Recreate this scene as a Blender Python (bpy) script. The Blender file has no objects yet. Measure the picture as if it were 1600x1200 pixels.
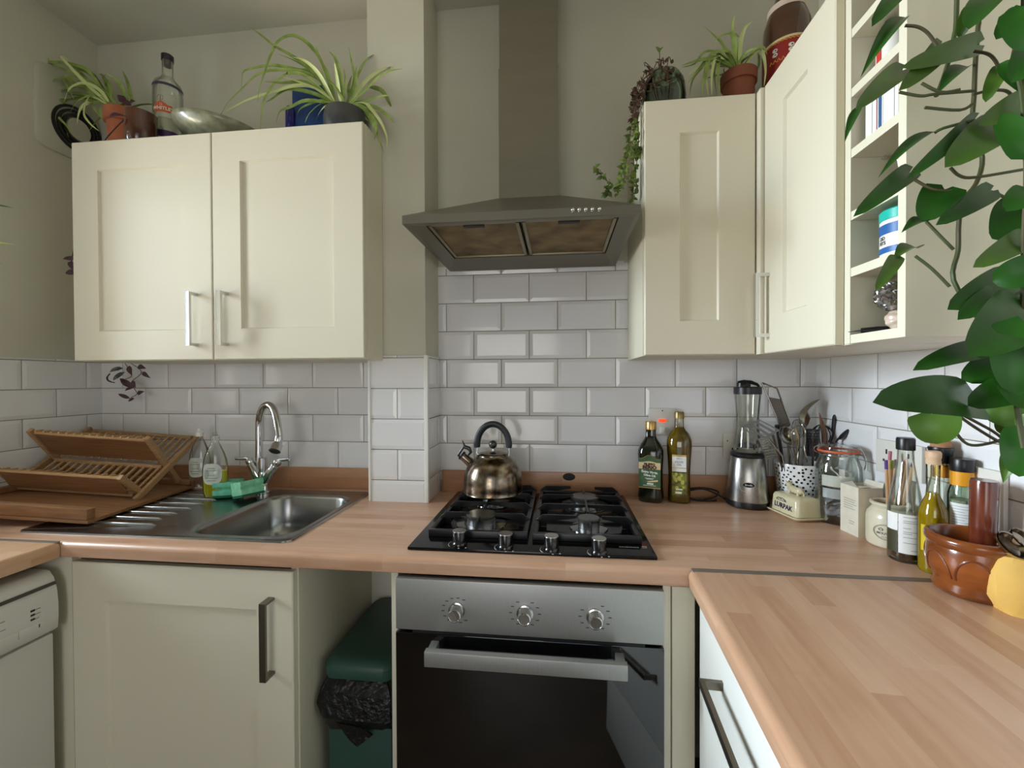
import bpy, bmesh, math, random
import numpy as np
from mathutils import Vector, Matrix
random.seed(7)
C = bpy.context.scene.collection
PI = math.pi
# ------------------------------------------------------------ camera
F, YAW, PITCH, ROLL = 666.95, 0.110957, -0.010524, -0.003932
CAM = Vector((0.410615, -1.532224, 1.316804))
_c, _s = math.cos(YAW), math.sin(YAW)
_r = Vector((_c, _s, 0)); _f = Vector((-_s, _c, 0)); _u = Vector((0, 0, 1))
FW = _f * math.cos(PITCH) + _u * math.sin(PITCH)
_up = _u * math.cos(PITCH) - _f * math.sin(PITCH)
RT = _r * math.cos(ROLL) + _up * math.sin(ROLL)
UP = _up * math.cos(ROLL) - _r * math.sin(ROLL)
cam = bpy.data.cameras.new('camera'); cam.sensor_width = 36; cam.lens = F / 1600 * 36
cam.clip_start = 0.02
co = bpy.data.objects.new('camera', cam); C.objects.link(co)
M3 = Matrix((RT, UP, -FW)).transposed()
co.matrix_world = Matrix.Translation(CAM) @ M3.to_4x4()
bpy.context.scene.camera = co

def at(u, v, x=None, y=None, z=None):
    """the point of the plane x=, y= or z= seen at photo pixel (u, v)"""
    d = FW + RT * ((u - 800) / F) - UP * ((v - 600) / F)
    for i, k in enumerate((x, y, z)):
        if k is not None:
            return CAM + d * ((k - CAM[i]) / d[i])

# ------------------------------------------------------------ light and exposure
sc = bpy.context.scene
sc.view_settings.view_transform = 'Standard'; sc.view_settings.look = 'None'
sc.view_settings.gamma = 1; sc.view_settings.exposure = -0.46
sc.cycles.use_denoising = True
sc.cycles.max_bounces = 10; sc.cycles.diffuse_bounces = 5; sc.cycles.glossy_bounces = 5
sc.cycles.transmission_bounces = 8; sc.cycles.transparent_max_bounces = 16
sc.cycles.sample_clamp_indirect = 6
w = bpy.data.worlds.new('sky'); sc.world = w; w.use_nodes = True
w.node_tree.nodes['Background'].inputs[0].default_value = (0.72, 0.82, 1.0, 1)
w.node_tree.nodes['Background'].inputs[1].default_value = 1.2

def area(name, loc, target, sx, sy, power, col, spread=180):
    l = bpy.data.lights.new(name, 'AREA'); l.shape = 'RECTANGLE'; l.size = sx; l.size_y = sy
    l.energy = power; l.color = col; l.spread = math.radians(spread)
    o = bpy.data.objects.new(name, l); C.objects.link(o); o.location = loc
    o.rotation_euler = (Vector(target) - Vector(loc)).to_track_quat('-Z', 'Y').to_euler()
    return o
# daylight through the window in the left wall (sky above, sunlit yard wall below),
# and an added warm fill lamp behind the camera
area('daylight_sky', (-3.0, -.72, 1.95), (1.2, -0.62, 1.15), 1.3, 1.5, 205, (0.80, 0.89, 1.0), 100)
area('daylight_yard', (-2.7, -.75, 0.75), (1.0, -0.6, 2.0), 1.3, 1.0, 92, (1.0, 0.87, 0.64), 105)
area('rear_fill', (-0.3, -3.6, 1.2), (-0.35, 0.0, 0.9), 1.3, 1.4, 11, (1.0, 0.95, 0.86), 120)

# ------------------------------------------------------------ helpers
def lin(c):
    out = []
    for x in c:
        x /= 255.0
        out.append(x / 12.92 if x <= 0.04045 else ((x + 0.055) / 1.055) ** 2.4)
    return (*out, 1)

MATS = {}
def pm(name, col, rough=0.5, metal=0.0, noise=None, bump=None, **kw):
    """principled material; noise=(other colour, scale, detail) mottles it; bump=(scale, strength, distance)"""
    if name in MATS: return MATS[name]
    m = bpy.data.materials.new(name); m.use_nodes = True; nt = m.node_tree
    b = nt.nodes['Principled BSDF']
    b.inputs['Base Color'].default_value = lin(col)
    b.inputs['Roughness'].default_value = rough; b.inputs['Metallic'].default_value = metal
    names = dict(coat='Coat Weight', coat_rough='Coat Roughness', trans='Transmission Weight', ior='IOR',
                 spec='Specular IOR Level', sss='Subsurface Weight', aniso='Anisotropic', alpha='Alpha', sheen='Sheen Weight')
    for k, v in kw.items():
        if k == 'emit':
            b.inputs['Emission Color'].default_value = lin(v[0]); b.inputs['Emission Strength'].default_value = v[1]
        else: b.inputs[names[k]].default_value = v
    tc = nt.nodes.new('ShaderNodeTexCoord')
    if noise:
        n = nt.nodes.new('ShaderNodeTexNoise'); n.inputs['Scale'].default_value = noise[1]; n.inputs['Detail'].default_value = noise[2]
        mp = nt.nodes.new('ShaderNodeMapping')
        if len(noise) > 3: mp.inputs['Scale'].default_value = noise[3]
        nt.links.new(tc.outputs['Object'], mp.inputs[0]); nt.links.new(mp.outputs[0], n.inputs['Vector'])
        r = nt.nodes.new('ShaderNodeMapRange'); r.inputs[1].default_value = 0.3; r.inputs[2].default_value = 0.7
        nt.links.new(n.outputs['Fac'], r.inputs[0])
        mx = nt.nodes.new('ShaderNodeMix'); mx.data_type = 'RGBA'
        mx.inputs[6].default_value = lin(col); mx.inputs[7].default_value = lin(noise[0])
        nt.links.new(r.outputs[0], mx.inputs[0]); nt.links.new(mx.outputs[2], b.inputs['Base Color'])
    if bump:
        n = nt.nodes.new('ShaderNodeTexNoise'); n.inputs['Scale'].default_value = bump[0]; n.inputs['Detail'].default_value = 4
        nt.links.new(tc.outputs['Object'], n.inputs['Vector'])
        bp = nt.nodes.new('ShaderNodeBump'); bp.inputs['Strength'].default_value = bump[1]; bp.inputs['Distance'].default_value = bump[2]
        nt.links.new(n.outputs['Fac'], bp.inputs['Height']); nt.links.new(bp.outputs[0], b.inputs['Normal'])
    MATS[name] = m; return m

def clear(name, tint=(255, 255, 255), rough=0.02, refl=1.0):
    """thin clear glass or plastic: tinted see-through with fresnel reflections"""
    if name in MATS: return MATS[name]
    m = bpy.data.materials.new(name); m.use_nodes = True; nt = m.node_tree; nt.nodes.clear()
    o = nt.nodes.new('ShaderNodeOutputMaterial'); mx = nt.nodes.new('ShaderNodeMixShader')
    t = nt.nodes.new('ShaderNodeBsdfTransparent'); t.inputs[0].default_value = lin(tint)
    g = nt.nodes.new('ShaderNodeBsdfGlossy'); g.inputs[0].default_value = (1, 1, 1, 1); g.inputs['Roughness'].default_value = rough
    lw = nt.nodes.new('ShaderNodeLayerWeight'); lw.inputs[0].default_value = 0.18
    mu = nt.nodes.new('ShaderNodeMath'); mu.operation = 'MULTIPLY_ADD'; mu.inputs[1].default_value = refl; mu.inputs[2].default_value = 0.045
    nt.links.new(lw.outputs['Fresnel'], mu.inputs[0]); nt.links.new(mu.outputs[0], mx.inputs[0])
    nt.links.new(t.outputs[0], mx.inputs[1]); nt.links.new(g.outputs[0], mx.inputs[2]); nt.links.new(mx.outputs[0], o.inputs[0])
    MATS[name] = m; return m

def block_board(name, along, base, dark, light, stave=0.04, length=0.42, rough=0.32, angle=0.0):
    """glued-stave wood: staves run along `along` ('x' or 'y'), each with its own tone and grain"""
    m = bpy.data.materials.new(name); m.use_nodes = True; nt = m.node_tree; L = nt.links.new
    b = nt.nodes['Principled BSDF']; b.inputs['Roughness'].default_value = rough
    N = nt.nodes.new
    tc = N('ShaderNodeTexCoord'); mp = N('ShaderNodeMapping'); mp.inputs['Rotation'].default_value = (0, 0, angle)
    L(tc.outputs['Object'], mp.inputs[0]); sp = N('ShaderNodeSeparateXYZ'); L(mp.outputs[0], sp.inputs[0])
    def math_(op, a, bb=None, c=None):
        n = N('ShaderNodeMath'); n.operation = op
        for i, v in enumerate((a, bb, c)):
            if v is None: continue
            if isinstance(v, (int, float)): n.inputs[i].default_value = v
            else: L(v, n.inputs[i])
        return n.outputs[0]
    al, ac = (sp.outputs[0], sp.outputs[1]) if along == 'x' else (sp.outputs[1], sp.outputs[0])
    # the front edge (z) continues the stave pattern
    ac2 = math_('ADD', ac, math_('MULTIPLY', sp.outputs[2], 0.9))
    row = math_('FLOOR', math_('DIVIDE', ac2, stave))
    wn = N('ShaderNodeTexWhiteNoise'); wn.noise_dimensions = '1D'; L(row, wn.inputs['W'])
    colx = math_('FLOOR', math_('ADD', math_('DIVIDE', al, length), math_('MULTIPLY', wn.outputs['Value'], 7.3)))
    wn2 = N('ShaderNodeTexWhiteNoise'); wn2.noise_dimensions = '2D'
    cb = N('ShaderNodeCombineXYZ'); L(row, cb.inputs[0]); L(colx, cb.inputs[1]); L(cb.outputs[0], wn2.inputs['Vector'])
    # grain
    gx = N('ShaderNodeCombineXYZ')
    L(math_('MULTIPLY', al, 5.0), gx.inputs[0]); L(math_('MULTIPLY', ac2, 60.0), gx.inputs[1]); L(math_('MULTIPLY', wn2.outputs['Value'], 40.0), gx.inputs[2])
    gn = N('ShaderNodeTexNoise'); gn.inputs['Scale'].default_value = 1.0; gn.inputs['Detail'].default_value = 5; L(gx.outputs[0], gn.inputs['Vector'])
    gx2 = N('ShaderNodeCombineXYZ')
    L(math_('MULTIPLY', al, 9.0), gx2.inputs[0]); L(math_('MULTIPLY', ac2, 22.0), gx2.inputs[1]); L(math_('MULTIPLY', wn2.outputs['Value'], 90.0), gx2.inputs[2])
    g2 = N('ShaderNodeTexNoise'); g2.inputs['Scale'].default_value = 1.0; g2.inputs['Detail'].default_value = 2; L(gx2.outputs[0], g2.inputs['Vector'])
    fac = math_('ADD', math_('MULTIPLY', wn2.outputs['Value'], 0.34), math_('ADD', math_('MULTIPLY', gn.outputs['Fac'], 0.50), math_('MULTIPLY', g2.outputs['Fac'], 0.33)))
    cr = N('ShaderNodeValToRGB'); e = cr.color_ramp.elements
    e[0].position = 0.25; e[0].color = lin(light); e[1].position = 0.95; e[1].color = lin(dark)
    k = e.new(0.6); k.color = lin(base)
    L(fac, cr.inputs[0]); L(cr.outputs[0], b.inputs['Base Color'])
    MATS[name] = m; return m

def wood(name, c1, c2, scale=(2, 40, 40), rough=0.5, coat=0.0):
    return pm(name, c1, rough, noise=(c2, 3.0, 6, scale), coat=coat)

class M:
    def __init__(s): s.v = []; s.f = []; s.m = None
    def add(s, vs, fs):
        n = len(s.v)
        if s.m is not None: vs = [s.m @ Vector(p) for p in vs]
        s.v += [tuple(p) for p in vs]; s.f += [tuple(i + n for i in f) for f in fs]; return s
    def box(s, a, b, bev=0.0, seg=2):
        (x0, y0, z0), (x1, y1, z1) = a, b
        x0, x1 = min(x0, x1), max(x0, x1); y0, y1 = min(y0, y1), max(y0, y1); z0, z1 = min(z0, z1), max(z0, z1)
        vs = [(x0, y0, z0), (x1, y0, z0), (x1, y1, z0), (x0, y1, z0), (x0, y0, z1), (x1, y0, z1), (x1, y1, z1), (x0, y1, z1)]
        fs = [(0, 3, 2, 1), (4, 5, 6, 7), (0, 1, 5, 4), (1, 2, 6, 5), (2, 3, 7, 6), (3, 0, 4, 7)]
        if not bev: return s.add(vs, fs)
        bm = bmesh.new(); bv = [bm.verts.new(p) for p in vs]
        for f in fs: bm.faces.new([bv[i] for i in f])
        bmesh.ops.bevel(bm, geom=bm.edges[:], offset=min(bev, .49 * min(x1 - x0, y1 - y0, z1 - z0)), segments=seg, affect='EDGES', profile=0.6)
        return s.bm(bm)
    def bm(s, bm):
        bm.verts.index_update(); vs = [v.co.copy() for v in bm.verts]; fs = [[v.index for v in f.verts] for f in bm.faces]
        bm.free(); return s.add(vs, fs)
    def prism(s, poly, z0, z1, axis='z', bev=0.0, seg=2):
        """extrude a 2D polygon: axis z -> (x,y), axis x -> (y,z), axis y -> (x,z)"""
        def P(a, b, h): return (a, b, h) if axis == 'z' else ((h, a, b) if axis == 'x' else (a, h, b))
        n = len(poly); vs = [P(a, b, z0) for a, b in poly] + [P(a, b, z1) for a, b in poly]
        fs = [tuple(range(n))[::-1], tuple(range(n, 2 * n))] + [(i, (i + 1) % n, n + (i + 1) % n, n + i) for i in range(n)]
        if not bev: return s.add(vs, fs)
        bm = bmesh.new(); bv = [bm.verts.new(p) for p in vs]
        for f in fs: bm.faces.new([bv[i] for i in f])
        bmesh.ops.bevel(bm, geom=bm.edges[:], offset=bev, segments=seg, affect='EDGES', profile=0.6)
        return s.bm(bm)
    def lathe(s, prof, c=(0, 0, 0), seg=32, sx=1, sy=1, sq=0):
        """spin (r, z) pairs about z; sq>0 squares the section off"""
        vs = []; rows = []
        for r, z in prof:
            if r <= 1e-6: rows.append([len(vs)]); vs.append((c[0], c[1], c[2] + z))
            else:
                row = []
                for k in range(seg):
                    a = 2 * PI * k / seg; ca, sa = math.cos(a), math.sin(a)
                    q = 1.0
                    if sq: q = 1 / (abs(ca) ** sq + abs(sa) ** sq) ** (1 / sq)
                    row.append(len(vs)); vs.append((c[0] + r * q * ca * sx, c[1] + r * q * sa * sy, c[2] + z))
                rows.append(row)
        fs = []
        for A, B in zip(rows, rows[1:]):
            if len(A) == 1 and len(B) == 1: continue
            for k in range(seg):
                j = (k + 1) % seg
                if len(A) == 1: fs.append((A[0], B[j], B[k]))
                elif len(B) == 1: fs.append((A[k], A[j], B[0]))
                else: fs.append((A[k], A[j], B[j], B[k]))
        return s.add(vs, fs)
    def tube(s, pts, r, seg=10, caps=True, flat=1.0, closed=False):
        pts = [Vector(p) for p in pts]; n = len(pts)
        if not isinstance(r, (list, tuple)): r = [r] * n
        t0 = (pts[1] - pts[0]).normalized()
        nrm = t0.orthogonal().normalized(); vs = []
        prev = t0
        for i, p in enumerate(pts):
            if closed: t = (pts[(i + 1) % n] - pts[i - 1]).normalized()
            elif i == 0: t = t0
            elif i == n - 1: t = (pts[-1] - pts[-2]).normalized()
            else: t = (pts[i + 1] - pts[i - 1]).normalized()
            q = prev.rotation_difference(t); nrm = (q @ nrm); nrm = (nrm - t * nrm.dot(t)).normalized(); prev = t
            bn = t.cross(nrm)
            for k in range(seg):
                a = 2 * PI * k / seg
                vs.append(p + (nrm * math.cos(a) + bn * math.sin(a) * flat) * r[i])
        fs = []
        for i in range(n if closed else n - 1):
            i2 = (i + 1) % n
            for k in range(seg):
                j = (k + 1) % seg
                fs.append((i * seg + k, i * seg + j, i2 * seg + j, i2 * seg + k))
        if caps and not closed:
            fs.append(tuple(range(seg))[::-1]); fs.append(tuple((n - 1) * seg + k for k in range(seg)))
        return s.add(vs, fs)
    def cyl(s, p, q, r, seg=24, bev=0.0):
        p, q = Vector(p), Vector(q)
        if not bev: return s.tube([p, q], r, seg)
        d = (q - p).normalized() * bev
        return s.tube([p, p + d * .3, p + d, q - d, q - d * .3, q], [r - bev, r - bev * .3, r, r, r - bev * .3, r - bev], seg)
    def blade(s, pts, w, side=None, fold=0.25, thick=0.0):
        """a folded strip leaf along pts; w = list of half widths"""
        pts = [Vector(p) for p in pts]; n = len(pts); vs = []
        for i, p in enumerate(pts):
            t = (pts[min(i + 1, n - 1)] - pts[max(i - 1, 0)]).normalized()
            sd = side if side is not None else t.cross(Vector((0, 0, 1)))
            sd = Vector(sd); sd = sd - t * sd.dot(t)
            if sd.length < 1e-4: sd = t.orthogonal()
            sd.normalize(); up = sd.cross(t)
            vs += [p - sd * w[i] + up * w[i] * fold, p, p + sd * w[i] + up * w[i] * fold]
        fs = []
        for i in range(n - 1):
            a = 3 * i; fs += [(a, a + 1, a + 4, a + 3), (a + 1, a + 2, a + 5, a + 4)]
        return s.add(vs, fs)
    def sphere(s, c, r, seg=16, sx=1, sy=1, sz=1):
        h = seg // 2
        return s.lathe([(r * math.sin(PI * k / h) if 0 < k < h else 0, -r * sz * math.cos(PI * k / h)) for k in range(h + 1)], c, seg, sx, sy)
    def build(s, name, mat, parent=None, smooth=35, loc=None, uvw=None):
        me = bpy.data.meshes.new(name); me.from_pydata(s.v, [], s.f); me.validate()
        bm = bmesh.new(); bm.from_mesh(me); bmesh.ops.recalc_face_normals(bm, faces=bm.faces); bm.to_mesh(me); bm.free()
        if smooth:
            me.polygons.foreach_set('use_smooth', [True] * len(me.polygons)); me.set_sharp_from_angle(angle=math.radians(smooth))
        me.materials.append(mat)
        o = bpy.data.objects.new(name, me); C.objects.link(o)
        if parent is not None: o.parent = parent
        if loc is not None: o.location = loc
        return o

def thing(name, label, cat, loc=(0, 0, 0), rz=0.0, group=None, tilt=None):
    o = bpy.data.objects.new(name, None); C.objects.link(o); o.empty_display_size = 0.05
    o.location = loc; o.rotation_euler = tilt if tilt else (0, 0, rz)
    o['label'] = label; o['category'] = cat
    if group: o['group'] = group
    return o
def tag(o, label, cat, group=None, kind=None):
    o['label'] = label; o['category'] = cat
    if group: o['group'] = group
    if kind: o['kind'] = kind
    return o
def struct(o): o['kind'] = 'structure'; return o

def lettering(body, size, mat, parent, place, name='lettering', align='CENTER', depth=0.0, bold=0.0, xs=1.0):
    """text turned into a mesh; place((x, y)) -> 3D point in the parent's space"""
    cu = bpy.data.curves.new('t', 'FONT'); cu.body = body; cu.size = size; cu.align_x = align; cu.align_y = 'CENTER'
    cu.offset = bold; cu.resolution_u = 2
    o = bpy.data.objects.new('t', cu)
    me = bpy.data.meshes.new_from_object(o)
    for v in me.vertices: v.co = place((v.co.x * xs, v.co.y))
    me.name = name; me.materials.clear(); me.materials.append(mat)
    bpy.data.objects.remove(o)
    r = bpy.data.objects.new(name, me); C.objects.link(r)
    if parent is not None: r.parent = parent
    return r
def on_cyl(r, a0, z0):
    """wrap text on a vertical cylinder of radius r; a0 = facing angle"""
    def f(p):
        a = a0 + p[0] / r
        return Vector((r * math.cos(a), r * math.sin(a), z0 + p[1]))
    return f
def cyl_patch(r, a0, half, z0, z1, seg=14, top=None):
    """part of a cylinder wall, for labels; top(t) may shape the upper edge"""
    m = M(); vs = []; fs = []
    for i in range(seg + 1):
        t = i / seg * 2 - 1; a = a0 + half * t
        zt = z1 + (top(t) if top else 0)
        vs += [(r * math.cos(a), r * math.sin(a), z0), (r * math.cos(a), r * math.sin(a), zt)]
        if i: fs.append((2 * i - 2, 2 * i, 2 * i + 1, 2 * i - 1))
    return m.add(vs, fs)
def facing(p):
    """angle about z from point p towards the camera"""
    return math.atan2(CAM.y - p[1], CAM.x - p[0])
def on(u, v, z, r=0.0):
    """base centre of a round thing of radius r whose front foot is seen at (u, v) on the plane z"""
    p = at(u, v, z=z); d = Vector((p.x - CAM.x, p.y - CAM.y, 0)).normalized()
    p = p + d * r; return Vector((p.x, p.y, z))
# ------------------------------------------------------------ shared materials
PAINT = pm('wall_paint', (206, 203, 186), 0.75, noise=((194, 190, 172), 2.2, 5), bump=(9, 0.25, 0.01))
CEIL = pm('ceiling_paint', (204, 202, 188), 0.85, noise=((192, 189, 174), 1.5, 4), bump=(14, 0.2, 0.008))
TILE = pm('glazed_tile', (224, 223, 222), 0.14, coat=0.3, coat_rough=0.08, bump=(26, 0.12, 0.002))
GROUT = pm('grout', (150, 142, 124), 0.9, noise=((118, 108, 90), 9, 4))
TRIMW = pm('white_tile_trim', (226, 226, 220), 0.35)
CREAM = pm('cream_door', (216, 209, 188), 0.42, spec=.3, bump=(60, 0.03, 0.001))
CARC = pm('cream_carcass', (216, 210, 188), 0.45)
CARC2 = pm('carcass_inside', (222, 216, 196), 0.5)
WT = block_board('beech_worktop', 'x', (194, 154, 126), (172, 128, 98), (208, 172, 146))
WTY = block_board('beech_worktop_side', 'y', (192, 152, 122), (170, 126, 96), (206, 170, 142), angle=0.0574)
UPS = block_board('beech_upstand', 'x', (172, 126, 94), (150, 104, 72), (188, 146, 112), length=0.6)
STEEL = pm('brushed_steel', (176, 176, 172), 0.42, .85, noise=((166, 166, 162), 30, 3, (60, 1, 1)))
HOODM = pm('hood_steel', (126, 121, 108), 0.42, .9, noise=((121, 116, 103), 4, 3, (1, 1, 6)))
SINKM = pm('sink_steel', (168, 168, 166), 0.24, 1.0, noise=((148, 148, 146), 6, 5), bump=(300, 0.02, 0.0005))
CHROME = pm('chrome', (214, 214, 216), 0.07, 1.0)
NICKEL = pm('brushed_nickel', (128, 122, 110), 0.33, 1.0)
BLK = pm('black_plastic', (16, 16, 17), 0.35)
BLKG = pm('black_glass', (4, 4, 5), 0.04, coat=1.0)
IRON = pm('black_enamel', (13, 13, 14), 0.32, bump=(120, 0.08, 0.0005))
WHITEP = pm('white_plastic', (226, 224, 216), 0.4)
PAPER = pm('white_paper', (226, 226, 222), 0.7)
INK = pm('dark_ink', (40, 40, 44), 0.7)
GLASS = clear('clear_glass', (250, 252, 250), .02, .75)
GLASSG = clear('greenish_glass', (236, 244, 238))
LEAF = pm('spider_leaf', (104, 132, 52), 0.5, noise=((156, 172, 92), 30, 2, (1, 1, 1)), sss=0.0)
LEAFP = pm('spider_leaf_pale', (196, 206, 140), 0.5)
TERRA = pm('terracotta', (176, 104, 70), 0.85, noise=((150, 84, 56), 14, 4))
SOIL = pm('soil', (46, 34, 24), 0.95, bump=(60, 0.8, 0.01))

WZ = 0.91            # worktop top
XL = -1.4288         # left wall
XR = 1.268; AL = 0.0      # right wall: corner and splay
def xr(y): return XR + math.tan(AL) * y
H = 2.662
YF = -3.5            # wall behind the camera

# ------------------------------------------------------------ shell
struct(M().box((XL - .3, YF - .2, -0.1), (XR + .4, .2, 0)).build('floor', pm('floor_vinyl', (120, 104, 88), 0.5, noise=((104, 88, 72), 4, 3)), smooth=0))
struct(M().box((XL - .3, YF - .2, H), (XR + .4, .2, H + .1)).build('ceiling', CEIL, smooth=0))
struct(M().box((XL - .2, 0, 0), (XR + .3, .15, H)).build('wall_back', PAINT, smooth=0))
# left wall with the window opening
wy0, wy1, wz0, wz1 = -1.32, -0.50, 1.12, 2.24
m = M()
m.box((XL - .22, YF, 0), (XL, 0, wz0)); m.box((XL - .22, YF, wz1), (XL, 0, H))
m.box((XL - .22, YF, wz0), (XL, wy0, wz1)); m.box((XL - .22, wy1, wz0), (XL, 0, wz1))
struct(m.build('wall_left', PAINT, smooth=0))
# right wall, slightly splayed
struct(M().prism([(XR, 0), (xr(YF), YF), (xr(YF) + .15, YF), (XR + .3, 0)], 0, H).build('wall_right', PAINT, smooth=0))
# wall behind the camera with a wide doorway
m = M()
m.box((XL - .2, YF - .15, 0), (-0.7, YF, H)); m.box((1.05, YF - .15, 0), (XR + .1, YF, H)); m.box((-0.7, YF - .15, 2.25), (1.05, YF, H))
struct(m.build('wall_front', PAINT, smooth=0))
# boxed-in pipe pillar
PX0, PX1, PY = -0.224, -0.030, -0.158
struct(M().box((PX0, PY, 1.398), (PX1, 0.002, H)).build('wall_pillar', PAINT, smooth=0))
struct(M().box((PX0, PY, 0), (PX1, 0.002, 1.398)).build('wall_pillar_lower', PAINT, smooth=0))
# shallow bulge of old plaster seam down the left wall corner is left to the paint

# window
m = M(); fw = .05
for a, b in (((wy0, wz0), (wy1, wz0 + fw)), ((wy0, wz1 - fw), (wy1, wz1)), ((wy0, wz0), (wy0 + fw, wz1)), ((wy1 - fw, wz0), (wy1, wz1)), (((wy0 + wy1) / 2 - .03, wz0), ((wy0 + wy1) / 2 + .03, wz1))):
    m.box((XL - .19, a[0], a[1]), (XL - .13, b[0], b[1]), .004)
win = struct(m.build('window_1', WHITEP))
M().box((XL - .165, wy0 + fw, wz0 + fw), (XL - .160, wy1 - fw, wz1 - fw)).build('window_glass', clear('window_pane', (250, 252, 252)), win, smooth=0)
M().box((XL - .2, wy0 - .0, wz0 - .03), (XL + .03, wy1, wz0 + .003), .006).build('window_sill', WHITEP, win)

# ------------------------------------------------------------ tiling
Z0 = 1.2884; PT, PH = 0.202, 0.102
def tiles(name, org, du, dn, u0, u1, z0, z1, off, zoff=Z0, pt=PT):
    """bevelled brick-bond tiles on a wall: org + du*u, standing off along dn"""
    org, du, dn = Vector(org), Vector(du), Vector(dn)
    m = M(); g = .0013; bev = .012
    def P(u, z, h): p = org + du * u + dn * h; return (p.x, p.y, z)
    r0 = math.floor((z0 - zoff) / PH) - 1
    for r in range(r0, r0 + 14):
        za, zb = zoff + r * PH, zoff + (r + 1) * PH
        if zb <= z0 + .002 or za >= z1 - .002: continue
        sh = off + (0 if r % 2 == 0 else pt / 2)
        k = math.floor((u0 - sh) / pt) - 1
        while sh + k * pt < u1:
            ua, ub = sh + k * pt, sh + (k + 1) * pt; k += 1
            if ub <= u0 + .003: continue
            o = [max(ua + g, u0), min(ub - g, u1), max(za + g, z0), min(zb - g, z1)]
            i = [max(ua + g + bev, u0), min(ub - g - bev, u1), max(za + g + bev, z0), min(zb - g - bev, z1)]
            if o[1] - o[0] < .003 or o[3] - o[2] < .003: continue
            if i[1] - i[0] < .002: i[0] = i[1] = (o[0] + o[1]) / 2
            if i[3] - i[2] < .002: i[2] = i[3] = (o[2] + o[3]) / 2
            jit = random.uniform(-.0004, .0004)
            vs = [P(o[0], o[2], 0), P(o[1], o[2], 0), P(o[1], o[3], 0), P(o[0], o[3], 0),
                  P(o[0], o[2], .0042), P(o[1], o[2], .0042), P(o[1], o[3], .0042), P(o[0], o[3], .0042),
                  P(i[0], i[2], .0064 + jit), P(i[1], i[2], .0064 + jit), P(i[1], i[3], .0064), P(i[0], i[3], .0064)]
            m.add(vs, [(0, 1, 5, 4), (1, 2, 6, 5), (2, 3, 7, 6), (3, 0, 4, 7), (4, 5, 9, 8), (5, 6, 10, 9), (6, 7, 11, 10), (7, 4, 8, 11), (8, 9, 10, 11)])
    t = struct(m.build(name, TILE, smooth=0))
    gm = M(); a, b = org + du * u0, org + du * u1
    q = [(a.x, a.y), (b.x, b.y), (b.x + dn.x * .003, b.y + dn.y * .003), (a.x + dn.x * .003, a.y + dn.y * .003)]
    gm.prism(q, z0, z1).build('grout', GROUT, t, smooth=0)
    return t
tiles('trim_1', (0, 0, 0), (1, 0, 0), (0, -1, 0), PX1, XR, .95, 1.722, 0.0)
tiles('trim_2', (0, 0, 0), (1, 0, 0), (0, -1, 0), XL, PX0, .95, 1.398, -0.4212 + .101)
tiles('trim_3', (0, PY, 0), (1, 0, 0), (0, -1, 0), PX0, PX1, WZ, 1.398, PX0 - .004 + .0, pt=.202)
tiles('trim_4', (PX1, PY, 0), (0, 1, 0), (1, 0, 0), 0, -PY, WZ, 1.398, 0.12)
tiles('trim_5', (XL, 0, 0), (0, -1, 0), (1, 0, 0), -wy1, 2.0, .95, 1.118, 0.06)
tiles('trim_6', (XL, 0, 0), (0, -1, 0), (1, 0, 0), 0, -wy1, .95, 1.398, 0.06)
tiles('trim_7', (XR, 0, 0), (-math.sin(AL), -math.cos(AL), 0), (-math.cos(AL), math.sin(AL), 0), 0, 2.0, WZ, 1.398, 0.076)
m = M()
m.box((PX0 - .003, PY - .0095, WZ), (PX0 + .005, PY + .002, 1.399), .002); m.box((PX1 - .004, PY - .0095, WZ), (PX1 + .0095, PY + .006, 1.399), .002)
struct(m.build('trim_8', TRIMW))
struct(M().box((PX1, -.009, 1.7215), (PX1 + .664, 0, 1.728)).build('trim_9', TRIMW))

# ------------------------------------------------------------ worktops
YW = -0.592          # front edge of the long worktop
def wt_prof(y0, y1):
    """section (y, z) of a worktop with a rounded front edge at y0"""
    p = [(y1, WZ - .038), (y1, WZ)]
    for k in range(7):
        a = PI / 2 + k / 6 * PI / 2
        p.append((y0 + .014 + .014 * math.cos(a), WZ - .014 + .014 * math.sin(a)))
    p += [(y0 + .002, WZ - .036), (y0 + .004, WZ - .038)]
    return p
BX0, BX1, BY0, BY1 = -0.595, -0.292, -0.505, -0.118      # sink bowl opening
m = M()
m.prism(wt_prof(YW, -.001), XL + .001, BX0 - .015, 'x'); m.prism(wt_prof(YW, -.001), BX1 + .015, XR - .006, 'x')
m.prism(wt_prof(YW, BY0 - .015), BX0 - .015, BX1 + .015, 'x'); m.box((BX0 - .015, BY1 + .015, WZ - .038), (BX1 + .015, -.001, WZ))
t = tag(m.build('worktop', WT), 'long beech block worktop holding the sink and the hob along the tiled wall', 'worktop')
# side worktops (the right one follows the splayed run)
BE = 0.0574
RD = Vector((-math.sin(BE), -math.cos(BE), 0)); RN = Vector((-math.cos(BE), math.sin(BE), 0)); RO = Vector((0.6823, YW, 0))
def R(s, n, z): p = RO + RD * s - RN * n; return Vector((p.x, p.y, z))     # s towards the camera, n into the worktop
m = M()
LEN = 1.25
prof = [(0.56, WZ - .038), (0.56, WZ)] + [(.014 + .014 * math.cos(PI / 2 + k / 6 * PI / 2), WZ - .014 + .014 * math.sin(PI / 2 + k / 6 * PI / 2)) for k in range(7)] + [(.002, WZ - .036), (.004, WZ - .038)]
vs = []
for s_ in (0.001, LEN):
    for n_, z_ in prof:
        p = R(s_, n_, z_)
        if n_ > .5: p.x = xr(p.y) - .006
        vs.append(p)
k = len(prof)
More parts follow.
